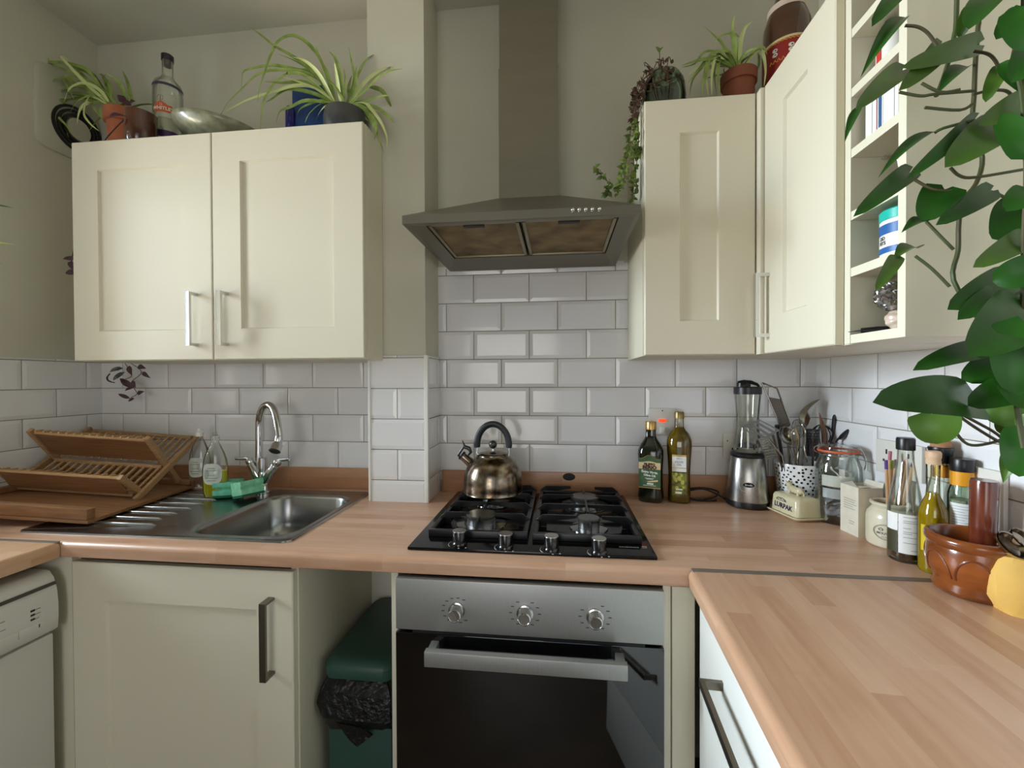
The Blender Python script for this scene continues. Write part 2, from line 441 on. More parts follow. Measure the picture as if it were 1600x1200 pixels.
# first row follows the straight joint
for i in range(k):
    vs[i] = Vector((vs[i].x if prof[i][0] > .5 else vs[i].x, YW - .001, vs[i].z))
    if prof[i][0] > .5: vs[i].x = xr(YW) - .006
m.add(vs, [tuple(range(k))[::-1], tuple(range(k, 2 * k))] + [(i, (i + 1) % k, k + (i + 1) % k, k + i) for i in range(k)])
t = tag(m.build('worktop', WTY), 'beech worktop running towards the viewer on the right, under the mortar', 'worktop')
M().box((0.690, YW - .008, WZ - .001), (xr(YW) - .006, YW + .008, WZ + .0012), .0005).build('joint_strip', pm('joint_metal', (128, 118, 108), .5, .5), t)
WTL = block_board('beech_worktop_left', 'y', (196, 156, 122), (174, 132, 96), (208, 172, 138))
m = M()
prof = wt_prof(0, .60)
XE = -0.842
vs = []
for y_ in (YW - .001, -2.0):
    for n_, z_ in prof: vs.append((XE - n_ if n_ < .5 else XL + .001, y_, z_))
k = len(prof)
m.add(vs, [tuple(range(k))[::-1], tuple(range(k, 2 * k))] + [(i, (i + 1) % k, k + (i + 1) % k, k + i) for i in range(k)])
t = tag(m.build('worktop', WTL), 'beech worktop at the far left, over the white dishwasher', 'worktop')
M().box((XL + .002, YW - .006, WZ - .001), (XE - .008, YW + .006, WZ + .0012), .0005).build('joint_strip', MATS['joint_metal'], t)
# upstands
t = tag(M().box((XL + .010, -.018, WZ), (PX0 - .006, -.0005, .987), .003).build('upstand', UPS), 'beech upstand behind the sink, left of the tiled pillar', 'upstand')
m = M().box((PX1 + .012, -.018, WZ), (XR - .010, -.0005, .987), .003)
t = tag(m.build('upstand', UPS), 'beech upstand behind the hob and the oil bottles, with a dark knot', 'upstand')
M().lathe([(0, .0004), (.020, .0002), (.022, 0)], seg=24, sx=1, sy=.6).build('knot', pm('wood_knot', (30, 20, 14), .6), t).matrix_world = Matrix.Translation((at(889, 746, y=-.019).x, -.0186, .973)) @ Matrix.Rotation(PI / 2, 4, 'X')
# ------------------------------------------------------------ cabinets
ZB, ZT = 1.3825, 2.098
def door_mesh(w, h, t=.018, inx=.095, inz=.095, rec=.007, xf=None):
    """shaker door: x 0..w, z 0..h, front at y=-t, back at y=0, with a sunk centre panel"""
    m = M(); m.m = xf; c = .0025
    def ring(a0, a1, b0, b1, y): return [(a0, y, b0), (a1, y, b0), (a1, y, b1), (a0, y, b1)]
    vs = ring(0, w, 0, h, 0) + ring(0, w, 0, h, -t + c) + ring(c, w - c, c, h - c, -t) + ring(inx, w - inx, inz, h - inz, -t) \
        + ring(inx + .004, w - inx - .004, inz + .004, h - inz - .004, -t + rec)
    fs = [(0, 1, 2, 3)]
    for k in range(4):
        for i in range(4):
            a, b = k * 4 + i, k * 4 + (i + 1) % 4; fs.append((a, b, b + 4, a + 4))
    fs.append((16, 17, 18, 19))
    return m.add(vs, fs)
def dhandle(p, q, out, wd=.014, dp=.009, stand=.026):
    """squared D-handle whose bar runs p..q (on the door face), standing off along out"""
    p, q, out = Vector(p), Vector(q), Vector(out).normalized(); ax = (q - p).normalized(); sd = ax.cross(out)
    m = M()
    def bx(a, b, w_, h0, h1):
        vs = [a + sd * s * w_ / 2 + out * h for a in (a, b) for s in (-1, 1) for h in (h0, h1)]
        m.add(vs, [(0, 1, 3, 2), (4, 6, 7, 5), (0, 4, 5, 1), (2, 3, 7, 6), (0, 2, 6, 4), (1, 5, 7, 3)])
    bx(p, q, wd, stand, stand + dp)
    bx(p, p + ax * dp, wd, 0, stand); bx(q - ax * dp, q, wd, 0, stand)
    return m

# --- wall cabinet with two doors, left
UX0, UX1 = -1.176, -0.1755
t = thing('wall_cabinet', 'cream double wall cabinet with two panelled doors above the sink', 'cabinet', (UX0, 0, ZB))
m = M(); m.m = Matrix.Translation((-UX0, 0, -ZB))
m.prism([(UX0, -.277), (UX1, -.277), (UX1, PY - .002), (PX0 - .002, PY - .002), (PX0 - .002, -.001), (UX0, -.001)], ZB, ZT)
m.build('carcass', CARC, t, smooth=0)
DW = (UX1 - UX0) / 2
for i in range(2):
    m = door_mesh(DW - .003, ZT - ZB - .002, xf=Matrix.Translation((i * DW + .0015, -.2785, .001)))
    d = m.build('door', CREAM, t, smooth=0)
    hx = (at(296, 500, y=-.322).x if i == 0 else at(344.5, 500, y=-.322).x) - UX0
    h = dhandle((hx, -.2965, .043), (hx, -.2965, .211), (0, -1, 0)).build('handle', CHROME, d, smooth=0)

# --- narrow wall cabinet right of the hood
RX0, RX1, YD = .6482, .9465, -.2912
t = thing('wall_cabinet', 'narrow cream wall cabinet between the hood and the corner, topped by two potted plants', 'cabinet', (RX0, 0, ZB))
M().box((0, -.2735, 0), (RX1 - RX0, -.001, ZT - ZB)).build('carcass', CARC, t, smooth=0)
door_mesh(RX1 - RX0 - .003, ZT - ZB - .002, xf=Matrix.Translation((.0015, -.2745, .001)), t=.017).build('door', CREAM, t, smooth=0)

# --- corner cabinet, door facing left
XD = .9569
t = thing('wall_cabinet', 'tall cream corner wall cabinet with one panelled door facing the window', 'cabinet', (XD, 0, ZB))
m = M(); m.m = Matrix.Translation((-XD, 0, -ZB))
m.prism([(RX1 + .001, -.001), (XR - .003, -.001), (xr(-.64) - .008, -.64), (.977, -.64), (.977, -.30), (RX1 + .001, -.28)], ZB, ZT)
m.build('carcass', CARC, t, smooth=0)
M().box((RX1 + .002 - XD, -.312, 0), (.012, -.281, ZT - ZB), .003).build('corner_post', CREAM, t)
RZ = Matrix.Rotation(-PI / 2, 4, 'Z')     # door local x -> -y, local -y -> -x
d = door_mesh(.294, ZT - ZB - .002, xf=Matrix.Translation((.018, -.3165, .001)) @ RZ).build('door', CREAM, t, smooth=0)
dhandle((0, -.341, .043), (0, -.341, .211), (-1, 0, 0)).build('handle', CHROME, d, smooth=0)
M().box((.0205, -.641, 0), (.030, -.6125, ZT - ZB)).build('filler_strip', CARC, t, smooth=0)

# --- open shelf unit at the end
SY0, SY1 = -.642, -.788
t = thing('open_shelf_unit', 'cream open spice shelf unit closing the wall cabinets, behind the climbing plant', 'shelf', (XD, SY1, ZB))
def sh(m_): m_.m = Matrix.Translation((-XD, -SY1, -ZB)); return m_
xb0, xb1 = xr(SY0) - .010, xr(SY1) - .010
TOPZ = 2.098
sh(M()).prism([(XD, SY1), (xb1, SY1), (xb1, SY1 + .016), (XD, SY1 + .016)], ZB, TOPZ).build('end_panel', CARC, t, smooth=0)
sh(M()).prism([(XD, SY0 - .016), (xb0, SY0 - .016), (xb0, SY0), (XD, SY0)], ZB, TOPZ).build('side_panel', CARC, t, smooth=0)
sh(M()).prism([(xb1 - .01, SY1 + .0165), (xb1 - .001, SY1 + .0165), (xb0 - .001, SY0 - .0165), (xb0 - .01, SY0 - .0165)], ZB, TOPZ).build('back_panel', CARC2, t, smooth=0)
SHZ = [ZB, 1.508, 1.614, 1.731, 1.844, 1.955, TOPZ - .016]
for i, z_ in enumerate(SHZ):
    o = sh(M()).prism([(XD + .0005, SY1 + .0165), (xb1 - .011, SY1 + .0165), (xb0 - .011, SY0 - .0165), (XD + .0005, SY0 - .0165)], z_, z_ + .016).build('shelf', CARC, t, smooth=0)
    if 0 < i < 6:
        for xx in (XD + .055, XD + .2): M().cyl((xx - XD, SY0 - .0165 - SY1, z_ - .004 - ZB), (xx - XD, SY0 - .024 - SY1, z_ - .004 - ZB), .003, 8).build('shelf_pin', CHROME, o)

# --- base cabinet under the sink
t = thing('base_cabinet', 'cream base cabinet with one panelled door under the sink', 'cabinet', (-.842, 0, 0))
m = M(); m.m = Matrix.Translation((.842, 0, 0))
m.box((-.842, -.562, .10), (-.822, -.02, .868)); m.box((-.24, -.562, .10), (-.222, -.02, .868)); m.box((-.822, -.562, .10), (-.24, -.02, .118))
m.box((-.822, -.03, .118), (-.24, -.02, .74)); m.box((-.842, -.52, 0), (-.222, -.505, .10))
m.build('carcass', CARC, t, smooth=0)
M().box((-.10, -.578, .1), (.0135, -.563, .868)).build('filler_strip', CARC, t, smooth=0)
d = door_mesh(.600, .746, inx=.095, inz=.095, xf=Matrix.Translation((.0165, -.5635, .112))).build('door', CREAM, t, smooth=0)
hx = at(412, 990, y=-.61).x + .842
dhandle((hx, -.5818, .612), (hx, -.5818, .796), (0, -1, 0), wd=.016, dp=.006, stand=.028).build('handle', NICKEL, d, smooth=0)

# --- oven housing
OX0, OX1, OY = .0365, .6315, -.5975
t = thing('oven_housing', 'cream cabinet carcass around the built-in oven', 'cabinet', (.018, 0, 0))
m = M(); m.m = Matrix.Translation((-.018, 0, 0))
m.box((.018, -.575, 0), (.0345, -.02, .868)); m.box((.6335, -.575, 0), (.6500, -.02, .868)); m.box((.0345, -.55, .08), (.6335, -.02, .098))
m.build('carcass', CARC, t, smooth=0)
t = tag(M().box((.6515, -.581, .05), (.699, -.560, .868), .002).build('filler_panel', CREAM), 'upright cream corner panel between oven and drawer unit', 'panel')
t = tag(M().box((-.2215, -.50, .855), (.0175, -.475, .8705)).build('support_rail', CARC, smooth=0), 'cream rail under the worktop over the bin', 'rail')

# --- oven
t = thing('oven', 'built-in single oven with steel control strip and black glass door', 'oven', (OX0, OY, .27))
m = M(); m.m = Matrix.Translation((-OX0, -OY, -.27))
m.box((OX0 + .02, OY + .025, .272), (OX1 - .02, -.06, .855)); m.build('body', BLK, t, smooth=0)
def ov(m_): m_.m = Matrix.Translation((-OX0, -OY, -.27)); return m_
p = ov(M()).box((OX0, OY, .7475), (OX1, OY + .024, .864), .0025).build('control_panel', STEEL, t)
d = ov(M()).box((OX0, OY - .001, .275), (OX1, OY + .024, .7415), .003).build('door', BLKG, t)
ov(M()).box((OX0 + .04, OY + .0, .7415), (OX1 - .04, OY + .02, .7475)).build('vent_slot', BLK, t)
ha, hb = at(663, 1028, y=OY - .047), at(981, 1053, y=OY - .047)
hz = (ha.z + hb.z) / 2
h = ov(M()).box((ha.x, OY - .05, hz - .0165), (hb.x, OY - .034, hz + .0165), .002).box((ha.x + .002, OY - .035, hz - .01), (ha.x + .02, OY - .0005, hz + .012), .002).box((hb.x - .02, OY - .035, hz - .01), (hb.x - .002, OY - .0005, hz + .012), .002)
h.build('handle', STEEL, d)
KN = pm('knob_steel', (190, 190, 188), .18, 1.0)
for i, (u, v, a) in enumerate(((710, 962, 30), (819, 967, 5), (931, 973, 0))):
    c = at(u, v, y=OY - .022)
    k = M(); k.m = Matrix.Translation((c.x - OX0, -.0005, c.z - .27)) @ Matrix.Rotation(PI / 2, 4, 'X')
    k.lathe([(0, 0), (.0185, 0), (.0185, .003), (.0155, .004), (.0145, .0245), (.0125, .026), (.0118, .0252), (0, .0245)], seg=32)
    k.m = k.m @ Matrix.Rotation(math.radians(a), 4, 'Z'); k.box((-.0012, -.011, .0245), (.0012, .011, .0262))
    k.build('knob', KN, t)
    pr = pm('panel_print', (62, 62, 60), .6)
    mk = M()
    for j in range(11):
        if j == 0 and i == 2: continue
        aa = math.radians(90 + 30 * (j + 1)) if i else math.radians(60 + 25 * j)
        x_, z_ = c.x - OX0 + .032 * math.cos(aa), c.z - .27 + .028 * math.sin(aa)
        mk.box((x_ - .0035, -.0008, z_ - .0008), (x_ + .0035, .0002, z_ + .0008))
    mk.build('dial_marks', pr, p, smooth=0)

# --- right drawer unit (follows the splayed run)
t = thing('drawer_unit', 'white-fronted drawer unit under the right worktop with a bar handle', 'cabinet', (RO.x, RO.y, 0))
def rr(m_): m_.m = Matrix.Translation((-RO.x, -RO.y, 0)); return m_
def rbox(m_, s0, s1, n0, n1, z0, z1, b=0.0):
    q = [R(s0, n0, 0), R(s1, n0, 0), R(s1, n1, 0), R(s0, n1, 0)]
    return m_.prism([(p.x, p.y) for p in q], z0, z1, bev=b)
rbox(rr(M()), .0, .62, .036, .50, .08, .869).build('carcass', CARC, t, smooth=0)
DRW = pm('white_drawer_front', (228, 228, 220), .32, coat=.1)
for i, (za, zb) in enumerate(((.6915, .862), (.40, .688), (.112, .397))):
    d = rbox(rr(M()), .022, .618, .017, .0345, za, zb, .0015).build('drawer_front', DRW, t)
    if i < 2:
        zz = .786 if i == 0 else .6
        a, b = R(.168, .017, zz), R(.45, .017, zz)
        hh = dhandle(a - RO + Vector((0, 0, 0)) + Vector((0, 0, 0)), b - RO, RN, wd=.014, dp=.008, stand=.030)
        hh.build('handle', NICKEL, d, smooth=0)
# fix: R() gives world z, RO has z = 0, so differences keep their height

# --- dishwasher under the left worktop
t = thing('dishwasher', 'white freestanding dishwasher under the left worktop', 'dishwasher', (-.85, -.60, 0))
DWM = pm('white_enamel', (206, 204, 194), .35, coat=.2)
y0, y1 = 0, -.60
m = M().prism([(-.57, .02), (-.57, .845), (-.026, .845), (-.026, .02)], y1, y0, 'y', bev=.004); m.build('body', DWM, t)
pr = [(-.025, .690), (-.0005, .694), (.010, .702), (.0125, .73), (.0125, .765), (.009, .80), (.0, .828), (-.012, .8425), (-.025, .845)]
m = M().prism(pr, y1, y0 - .002, 'y'); p = m.build('control_panel', DWM, t, smooth=50)
M().box((-.0265, y1, .05), (-.002, y0 - .002, .688), .006).build('door', DWM, t)
M().prism([(.0098, .811), (.0042, .817), (.0062, .8185), (.0108, .8125)], y1, y0 - .004, 'y').build('seam', pm('dark_seam', (70, 68, 62), .7), p, smooth=0)
LED = pm('indicator_dark', (30, 26, 24), .4)
for (u, v) in ((51, 954.5), (51, 961), (51, 968)):
    c = at(u, v, x=-.8375)
    M().box((.0115, c.y + .600 - .004, c.z - .0022), (.0135, c.y + .600 + .004, c.z + .0022)).build('indicator', LED, p, smooth=0)
c = at(50, 983, x=-.8375)
M().box((.006, c.y + .600 - .026, c.z - .011), (.0145, c.y + .600 + .026, c.z + .009), .004).build('button', DWM, p)
M().box((.0142, c.y + .600 + .012, c.z - .003), (.0150, c.y + .600 + .014, c.z + .005)).build('button_mark', LED, p, smooth=0)
c = at(8, 1002, x=-.8375)
M().box((.006, c.y + .600 - .03, c.z - .011), (.0145, c.y + .600 + .024, c.z + .009), .004).build('button', DWM, p)
m = M()
for (u, v, l) in ((62, 950, .010), (62, 957, .010), (60, 965, .008), (5, 972, .014), (5, 985, .02)):
    c = at(u, v, x=-.8375); m.box((.0118, c.y + .600 - l, c.z - .0008), (.0130, c.y + .600 + l * .2, c.z + .0008))
m.build('panel_print', pr_ := pm('faint_print', (140, 138, 130), .6), p, smooth=0)

# --- hood
HX0, HX1, HYF, HZ0, HZ1 = .0165, .6035, -.487, 1.7105, 1.7315
CX0, CX1, CYF = .223, .409, -.195
t = thing('cooker_hood', 'brushed steel chimney cooker hood over the hob', 'hood', (.31, 0, HZ0))
def hd(m_): m_.m = Matrix.Translation((-.31, 0, -HZ0)); return m_
ZC = at(776, 311, y=CYF).z
m = hd(M())
FX0, FX1, FY0, FY1 = .068, .557, -.455, -.150     # filter opening
yb = -.012
o_ = [(HX0, HYF, HZ0), (HX1, HYF, HZ0), (HX1, yb, HZ0), (HX0, yb, HZ0)]
o2 = [(a, b, HZ1) for a, b, _ in o_]
top = [(CX0 - .004, CYF - .004, ZC), (CX1 + .004, CYF - .004, ZC), (CX1 + .004, yb, ZC), (CX0 - .004, yb, ZC)]
ins = [(HX0 + .010, HYF + .010, HZ0), (HX1 - .010, HYF + .010, HZ0), (HX1 - .010, yb, HZ0), (HX0 + .010, yb, HZ0)]
f1 = [(FX0, FY0, HZ0 + .004), (FX1, FY0, HZ0 + .004), (FX1, FY1, HZ0 + .004), (FX0, FY1, HZ0 + .004)]
f2 = [(a, b, HZ0 + .03) for a, b, _ in f1]
m.add(o_ + o2 + top + ins + f1 + f2,
      [(0, 1, 5, 4), (1, 2, 6, 5), (2, 3, 7, 6), (3, 0, 4, 7), (4, 5, 9, 8), (5, 6, 10, 9), (6, 7, 11, 10), (7, 4, 8, 11), (8, 9, 10, 11)]
      + [(i, (i + 1) % 4, 12 + (i + 1) % 4, 12 + i) for i in range(4)] + [(12 + i, 12 + (i + 1) % 4, 16 + (i + 1) % 4, 16 + i) for i in range(4)]
      + [(16 + i, 16 + (i + 1) % 4, 20 + (i + 1) % 4, 20 + i) for i in range(4)] + [(20, 21, 22, 23)])
can = m.build('canopy', HOODM, t, smooth=0)
FILT = pm('filter_mesh', (150, 128, 86), .5, .7, noise=((92, 70, 36), 14, 5), bump=(420, .5, .002))
FR = pm('filter_frame', (150, 142, 118), .4, 1.0)
xm = (FX0 + FX1) / 2
for (a, b) in ((FX0 + .003, xm - .004), (xm + .004, FX1 - .003)):
    f = hd(M()).box((a + .008, FY0 + .012, HZ0 + .010), (b - .008, FY1 - .012, HZ0 + .014)).build('grease_filter', FILT, t, smooth=0)
    fr = hd(M())
    for q in (((a, FY0 + .003), (b, FY0 + .012)), ((a, FY1 - .012), (b, FY1 - .003)), ((a, FY0 + .003), (a + .009, FY1 - .003)), ((b - .009, FY0 + .003), (b, FY1 - .003))):
        fr.box((q[0][0], q[0][1], HZ0 + .006), (q[1][0], q[1][1], HZ0 + .016), .001)
    fr.build('filter_frame', FR, f)
    hd(M()).box(((a + b) / 2 - .028, FY0 + .016, HZ0 + .003), ((a + b) / 2 + .028, FY0 + .030, HZ0 + .010), .003).build('filter_latch', pm('latch_dark', (40, 36, 28), .5), f)
for u in (895, 905, 915, 925.5, 936.5):
    c = at(u, 328.5 - (u - 895) * .03, y=HYF - .004)
    b = hd(M()); b.cyl((c.x, HYF - .001, c.z), (c.x, HYF - .006, c.z), .0050, 16).sphere((c.x, HYF - .007, c.z), .0045, 12)
    b.build('button', CHROME, t)
hd(M()).box((CX0, CYF, ZC + .0005), (CX1, yb, 2.292)).build('chimney_lower', HOODM, t, smooth=0)
hd(M()).box((CX0 + .002, CYF + .002, 2.2925), (CX1 - .002, yb, H - .001)).build('chimney_upper', HOODM, t, smooth=0)
# ------------------------------------------------------------ sink
SX0, SX1, SYA, SYB = -1.05, -0.262, -.541, -.064
def rrect(x0, x1, y0, y1, r, n=6):
    p = []
    for cx, cy, a0 in ((x1 - r, y1 - r, 0), (x0 + r, y1 - r, 90), (x0 + r, y0 + r, 180), (x1 - r, y0 + r, 270)):
        for k in range(n + 1):
            a = math.radians(a0 + 90 * k / n); p.append((cx + r * math.cos(a), cy + r * math.sin(a)))
    return p
t = thing('sink', 'stainless steel inset sink with bowl and ridged drainer on the left', 'sink', (SX0, SYA, WZ))
m = M(); m.m = Matrix.Translation((-SX0, -SYA, -WZ))
zt = WZ + .0030
bm = bmesh.new()
def loop(pts, z): return [bm.verts.new((x, y, z)) for x, y in pts]
def bridge(a, b):
    for i in range(len(a)): bm.faces.new([a[i], a[(i + 1) % len(a)], b[(i + 1) % len(b)], b[i]])
outer = [loop(rrect(SX0 + d, SX1 - d, SYA + d, SYB - d, .022 - min(d, .01)), z) for d, z in ((0, WZ + .0002), (.0015, zt + .001), (.006, zt + .0012), (.011, zt - .0018))]
for a, b in zip(outer, outer[1:]): bridge(a, b)
inn = [loop(rrect(BX0 - .010 + d, BX1 + .010 - d, BY0 - .008 + d, BY1 + .010 - d, .075 - d * .3, 6), z) for d, z in
       ((0, zt - .0018), (.006, zt - .001), (.012, zt - .004), (.017, zt - .014), (.024, WZ - .09), (.034, WZ - .130), (.06, WZ - .148), (.11, WZ - .152))]
for a, b in zip(inn, inn[1:]): bridge(a, b)
bm.faces.new(inn[-1])
es = [bm.edges.get((L_[i], L_[(i + 1) % len(L_)])) for L_ in (outer[-1], inn[0]) for i in range(len(L_))]
bmesh.ops.triangle_fill(bm, use_beauty=True, edges=es)
m.bm(bm)
for i in range(7):     # drainer ridges
    y_ = -.158 - i * .0495
    x0_, x1_ = (-1.0, -.745 + (i > 5) * .03)
    m.tube([(x0_, y_, zt - .004), (x0_ + .012, y_, zt - .0005), (x1_ - .015, y_, zt - .0002), (x1_, y_, zt - .004)], [.002, .0042, .0042, .002], 10)
sink = m.build('basin', SINKM, t, smooth=50)
cx_, cy_ = (BX0 + BX1) / 2, (BY0 + BY1) / 2
m = M(); m.m = Matrix.Translation((cx_ - SX0, cy_ - SYA, -.1515)); m.lathe([(0, .001), (.016, .001), (.018, .003), (.036, .004), (.042, .0)], seg=28).lathe([(0, .0035), (.012, .0035), (.012, .001)], seg=20)
m.build('drain', CHROME, t)

# tap
tp = on(411, 771, zt - .001, .018)
t = thing('mixer_tap', 'chrome swan-neck mixer tap with two lever handles behind the sink', 'tap', tp)
def rel(p): return Vector(p) - tp
b = M().lathe([(0, 0), (.027, 0), (.027, .004), (.021, .007), (.0205, .03), (.018, .05), (.016, .075), (0, .08)], seg=32)
arms = []
for sgn, (u, v) in ((-1, (393, 724)), (1, (431, 726))):
    e = rel(at(u, v, y=tp.y)); s0 = Vector((sgn * .004, 0, .035))
    b.cyl(s0, e, .0165, 24, .002); arms.append((sgn, e, (e - s0).normalized()))
b.lathe([(.014, .07), (.0145, .125), (.012, .128), (0, .128)], seg=24)
b.build('body', CHROME, t)
for sgn, e, d in arms:
    m = M().cyl(e + d * .0003, e + d * .018, .015, 24, .003)
    k = e + d * .014
    q = rel(at(368 if sgn < 0 else 452, 716.5 if sgn < 0 else 717.5, y=tp.y - .008))
    k2 = k + Vector((sgn * .012, 0, .006))
    m.tube([k, k2, q], [.0085, .0065, .0055], 12, flat=1.2); m.build('lever', CHROME, t)
pts2 = [(405, 720), (405, 690), (405, 662), (406.5, 648), (411, 637), (418, 632.5), (425, 636), (430, 646), (433.5, 662), (436, 682)]
pts = []
for i, (u, v) in enumerate(pts2):
    pts.append(rel(at(u, v, y=tp.y - .05 * max(0, i - 2) / 7)))
def smooth_pts(p, n=5):
    p = [Vector(q) for q in p]; out = []
    for i in range(len(p) - 1):
        a = p[max(i - 1, 0)]; b_ = p[i]; c_ = p[i + 1]; d_ = p[min(i + 2, len(p) - 1)]
        for k in range(n):
            x = k / n
            out.append(.5 * ((2 * b_) + (c_ - a) * x + (2 * a - 5 * b_ + 4 * c_ - d_) * x * x + (3 * b_ - a - 3 * c_ + d_) * x ** 3))
    out.append(p[-1]); return out
sp = smooth_pts(pts)
M().tube(sp, .0125, 20).build('spout', CHROME, t)
e = sp[-1]; n1 = rel(at(434.5, 692, y=tp.y - .055)); n2 = rel(at(429, 705, y=tp.y - .075))
m = M().tube([e, e + (n1 - e) * .5, n1], [.0128, .0135, .012], 18).sphere(tuple(n1), .0135, 16).tube([n1, n1 + (n2 - n1) * .25, n2], [.012, .018, .0195], 20)
m.build('nozzle', CHROME, t)
M().tube([n2 + (n2 - n1) * .001, n2 + (n2 - n1) * .08], .016, 18).build('aerator', BLK, t)

# ------------------------------------------------------------ drip tray and dish rack
BAM = wood('bamboo', (184, 148, 106), (158, 120, 80), (3, 60, 60), .5)
BAM2 = wood('bamboo_light', (204, 166, 120), (180, 138, 94), (3, 60, 60), .5)
BAM_SHADED = wood('bamboo_shaded', (146, 104, 66), (116, 78, 46), (3, 60, 60), .5)  # shade on the rack's tier boards, put into the wood colour
BAMT = wood('tray_wood', (152, 108, 72), (122, 84, 52), (3, 30, 30), .45)
TH = math.radians(-7.0); TI = math.radians(4.2)
P = at(137, 820, z=zt + .002)
t = thing('drip_tray', 'dark wooden drip tray tilted over the sink drainer under the dish rack', 'tray', P, tilt=(0, TI, -TH))
LN, DP = .455, .415
M().box((-LN, 0, .001), (0, DP, .011), .002).build('base', BAMT, t)
M().box((-LN, .0, .0115), (-.004, .026, .042), .003).build('front_lip', BAMT, t)
M().box((-LN, DP - .02, .0115), (-.004, DP, .030), .003).build('rear_lip', BAMT, t)
M().box((-LN, .0265, .0115), (-LN + .02, DP - .0205, .032), .003).build('side_lip', BAMT, t)

# rack profile in its end plane
e2 = Vector((-math.sin(-TH), math.cos(TH), 0)); e1 = Vector((-math.cos(TH), -math.sin(-TH) * 1.0, 0))
e1 = Vector((-math.cos(TH), math.sin(TH), 0)); e2 = Vector((math.sin(TH), math.cos(TH), 0))
RF = at(217, 779, z=zt + .018)
def onp(u, v):
    d = FW + RT * ((u - 800) / F) - UP * ((v - 600) / F)
    k = (RF - CAM).dot(e1) / d.dot(e1); X = CAM + d * k - RF
    return X.dot(e2), X.z
foot = (0, 0); tb = onp(307, 683); uf = onp(233, 686); lf = onp(195, 747); bf = onp(286, 752)
t = thing('dish_rack', 'folding bamboo dish rack with two slatted tiers standing on the drip tray', 'dish rack', RF, tilt=(0, TI, -TH))
LR = .43
def lerp(a, b, k): return (a[0] + (b[0] - a[0]) * k, a[1] + (b[1] - a[1]) * k)
def bar(m_, a, b, x0, x1, wd, ext=0.0):
    """a board from a to b in the (y, z) plane, spanning x0..x1, wd thick"""
    A, B = Vector((a[0], a[1])), Vector((b[0], b[1])); d = (B - A).normalized(); n = Vector((-d.y, d.x)) * wd / 2
    A = A - d * ext; B = B + d * ext
    m_.prism([tuple(A - n), tuple(B - n), tuple(B + n), tuple(A + n)], x0, x1, 'x', bev=.0012, seg=1)
for x0_, x1_ in ((-.012, 0), (-LR, -LR + .012)):
    m = M(); bar(m, foot, tb, x0_, x1_, .020, .008); m.build('side_frame', BAM, t)
for x0_, x1_ in ((-.026, -.0125), (-LR + .0125, -LR + .026)):
    m = M(); bar(m, bf, uf, x0_, x1_, .018, .004); m.build('cross_frame', BAM, t)
    m = M(); bar(m, lerp(foot, tb, .09), lf, x0_, x1_, .018, .004); m.build('tier_frame', BAM, t)
cr = lerp(foot, tb, .5)
def rail(p, nm='rail', wd=.016, hh=.012, mat=BAM):
    M().box((-LR + .0265, p[0] - wd / 2, p[1] - hh / 2), (-.0265, p[0] + wd / 2, p[1] + hh / 2), .002).build(nm, mat, t)
rail(lerp(foot, tb, .05)); rail(lerp(foot, tb, .47)); rail(lerp(foot, tb, .985))
# front boards of the two tiers
for a, b in ((lerp(uf, bf, .06), lerp(uf, bf, .50)), (lerp(lf, foot, .08), lerp(lf, foot, .80))):
    m = M(); bar(m, a, b, -LR + .0265, -.0265, .006); m.build('tier_board', BAM_SHADED, t)
    rail((a[0], a[1] + .004), 'front_rail', .010, .008, BAM2)
# slats
for k in range(15):
    x_ = -.034 - k * (LR - .068) / 14
    m = M(); bar(m, lerp(foot, tb, .53), lerp(foot, tb, .97), x_ - .0035, x_ + .0035, .007); m.build('slat', BAM2, t)
    m = M(); bar(m, lerp(foot, tb, .09), lerp(foot, tb, .455), x_ - .0035, x_ + .0035, .007); m.build('slat', BAM2, t)
    for a in (uf, lf):
        M().box((x_ - .0035, a[0] + .001, a[1] - .004), (x_ + .0035, a[0] + .026, a[1] + .003), .001).build('slat_end', BAM2, t, smooth=0)

# ------------------------------------------------------------ washing-up bottles
CLP = clear('clear_plastic', (248, 250, 248), .06, .9)
YEL = pm('green_yellow_liquid', (205, 200, 20), .1, trans=.35, ior=1.2)
LBL = pm('clear_label', (196, 200, 192), .5)
def wash_bottle(loc, label, rz, liq, cap, w=.040):
    t = thing('washing_up_bottle', label, 'bottle', loc, rz, 'washing-up liquid bottles beside the tap')
    sy = .62
    pr = [(.55, 0), (.9, .004), (.97, .02), (1.0, .06), (1.0, .10), (.92, .13), (.72, .155), (.46, .178), (.30, .19), (.28, .196), (0, .197)]
    M().lathe([(0, 0)] + [(w * r, z) for r, z in pr], seg=28, sy=sy).build('body', CLP, t)
    if liq: M().lathe([(0, .004), (w * .8, .006), (w * .9, .02), (w * .93, .055), (w * .93, .092), (0, .092)], seg=28, sy=sy).build('liquid', YEL, t)
    M().lathe([(0, .1975), (.013, .1975), (.013, .212), (.008, .216), (.006, .226), (0, .227)], seg=20).build('cap', cap, t)
    p = []
    for k in range(20):
        a = 2 * PI * k / 20; x_ = .030 * math.copysign(abs(math.cos(a)) ** .6, math.cos(a)); z_ = .085 + .036 * math.copysign(abs(math.sin(a)) ** .7, math.sin(a))
        q = max(-.95, min(.95, x_ / w)); p.append((x_, -w * sy * math.sqrt(1 - q * q) - .0012, z_))
    m = M(); m.add(p + [(0, -w * sy - .0014, .085)], [(i, (i + 1) % 20, 20) for i in range(20)])
    l = m.build('label', LBL, t)
    m = M()
    for z_, h_ in ((.104, .012), (.096, .016), (.080, .010), (.070, .018), (.062, .014)):
        m.box((-h_, -w * sy - .002, z_), (h_, -w * sy - .0014, z_ + .0018))
    m.build('print', pm('label_green', (120, 140, 110), .6), l, smooth=0)
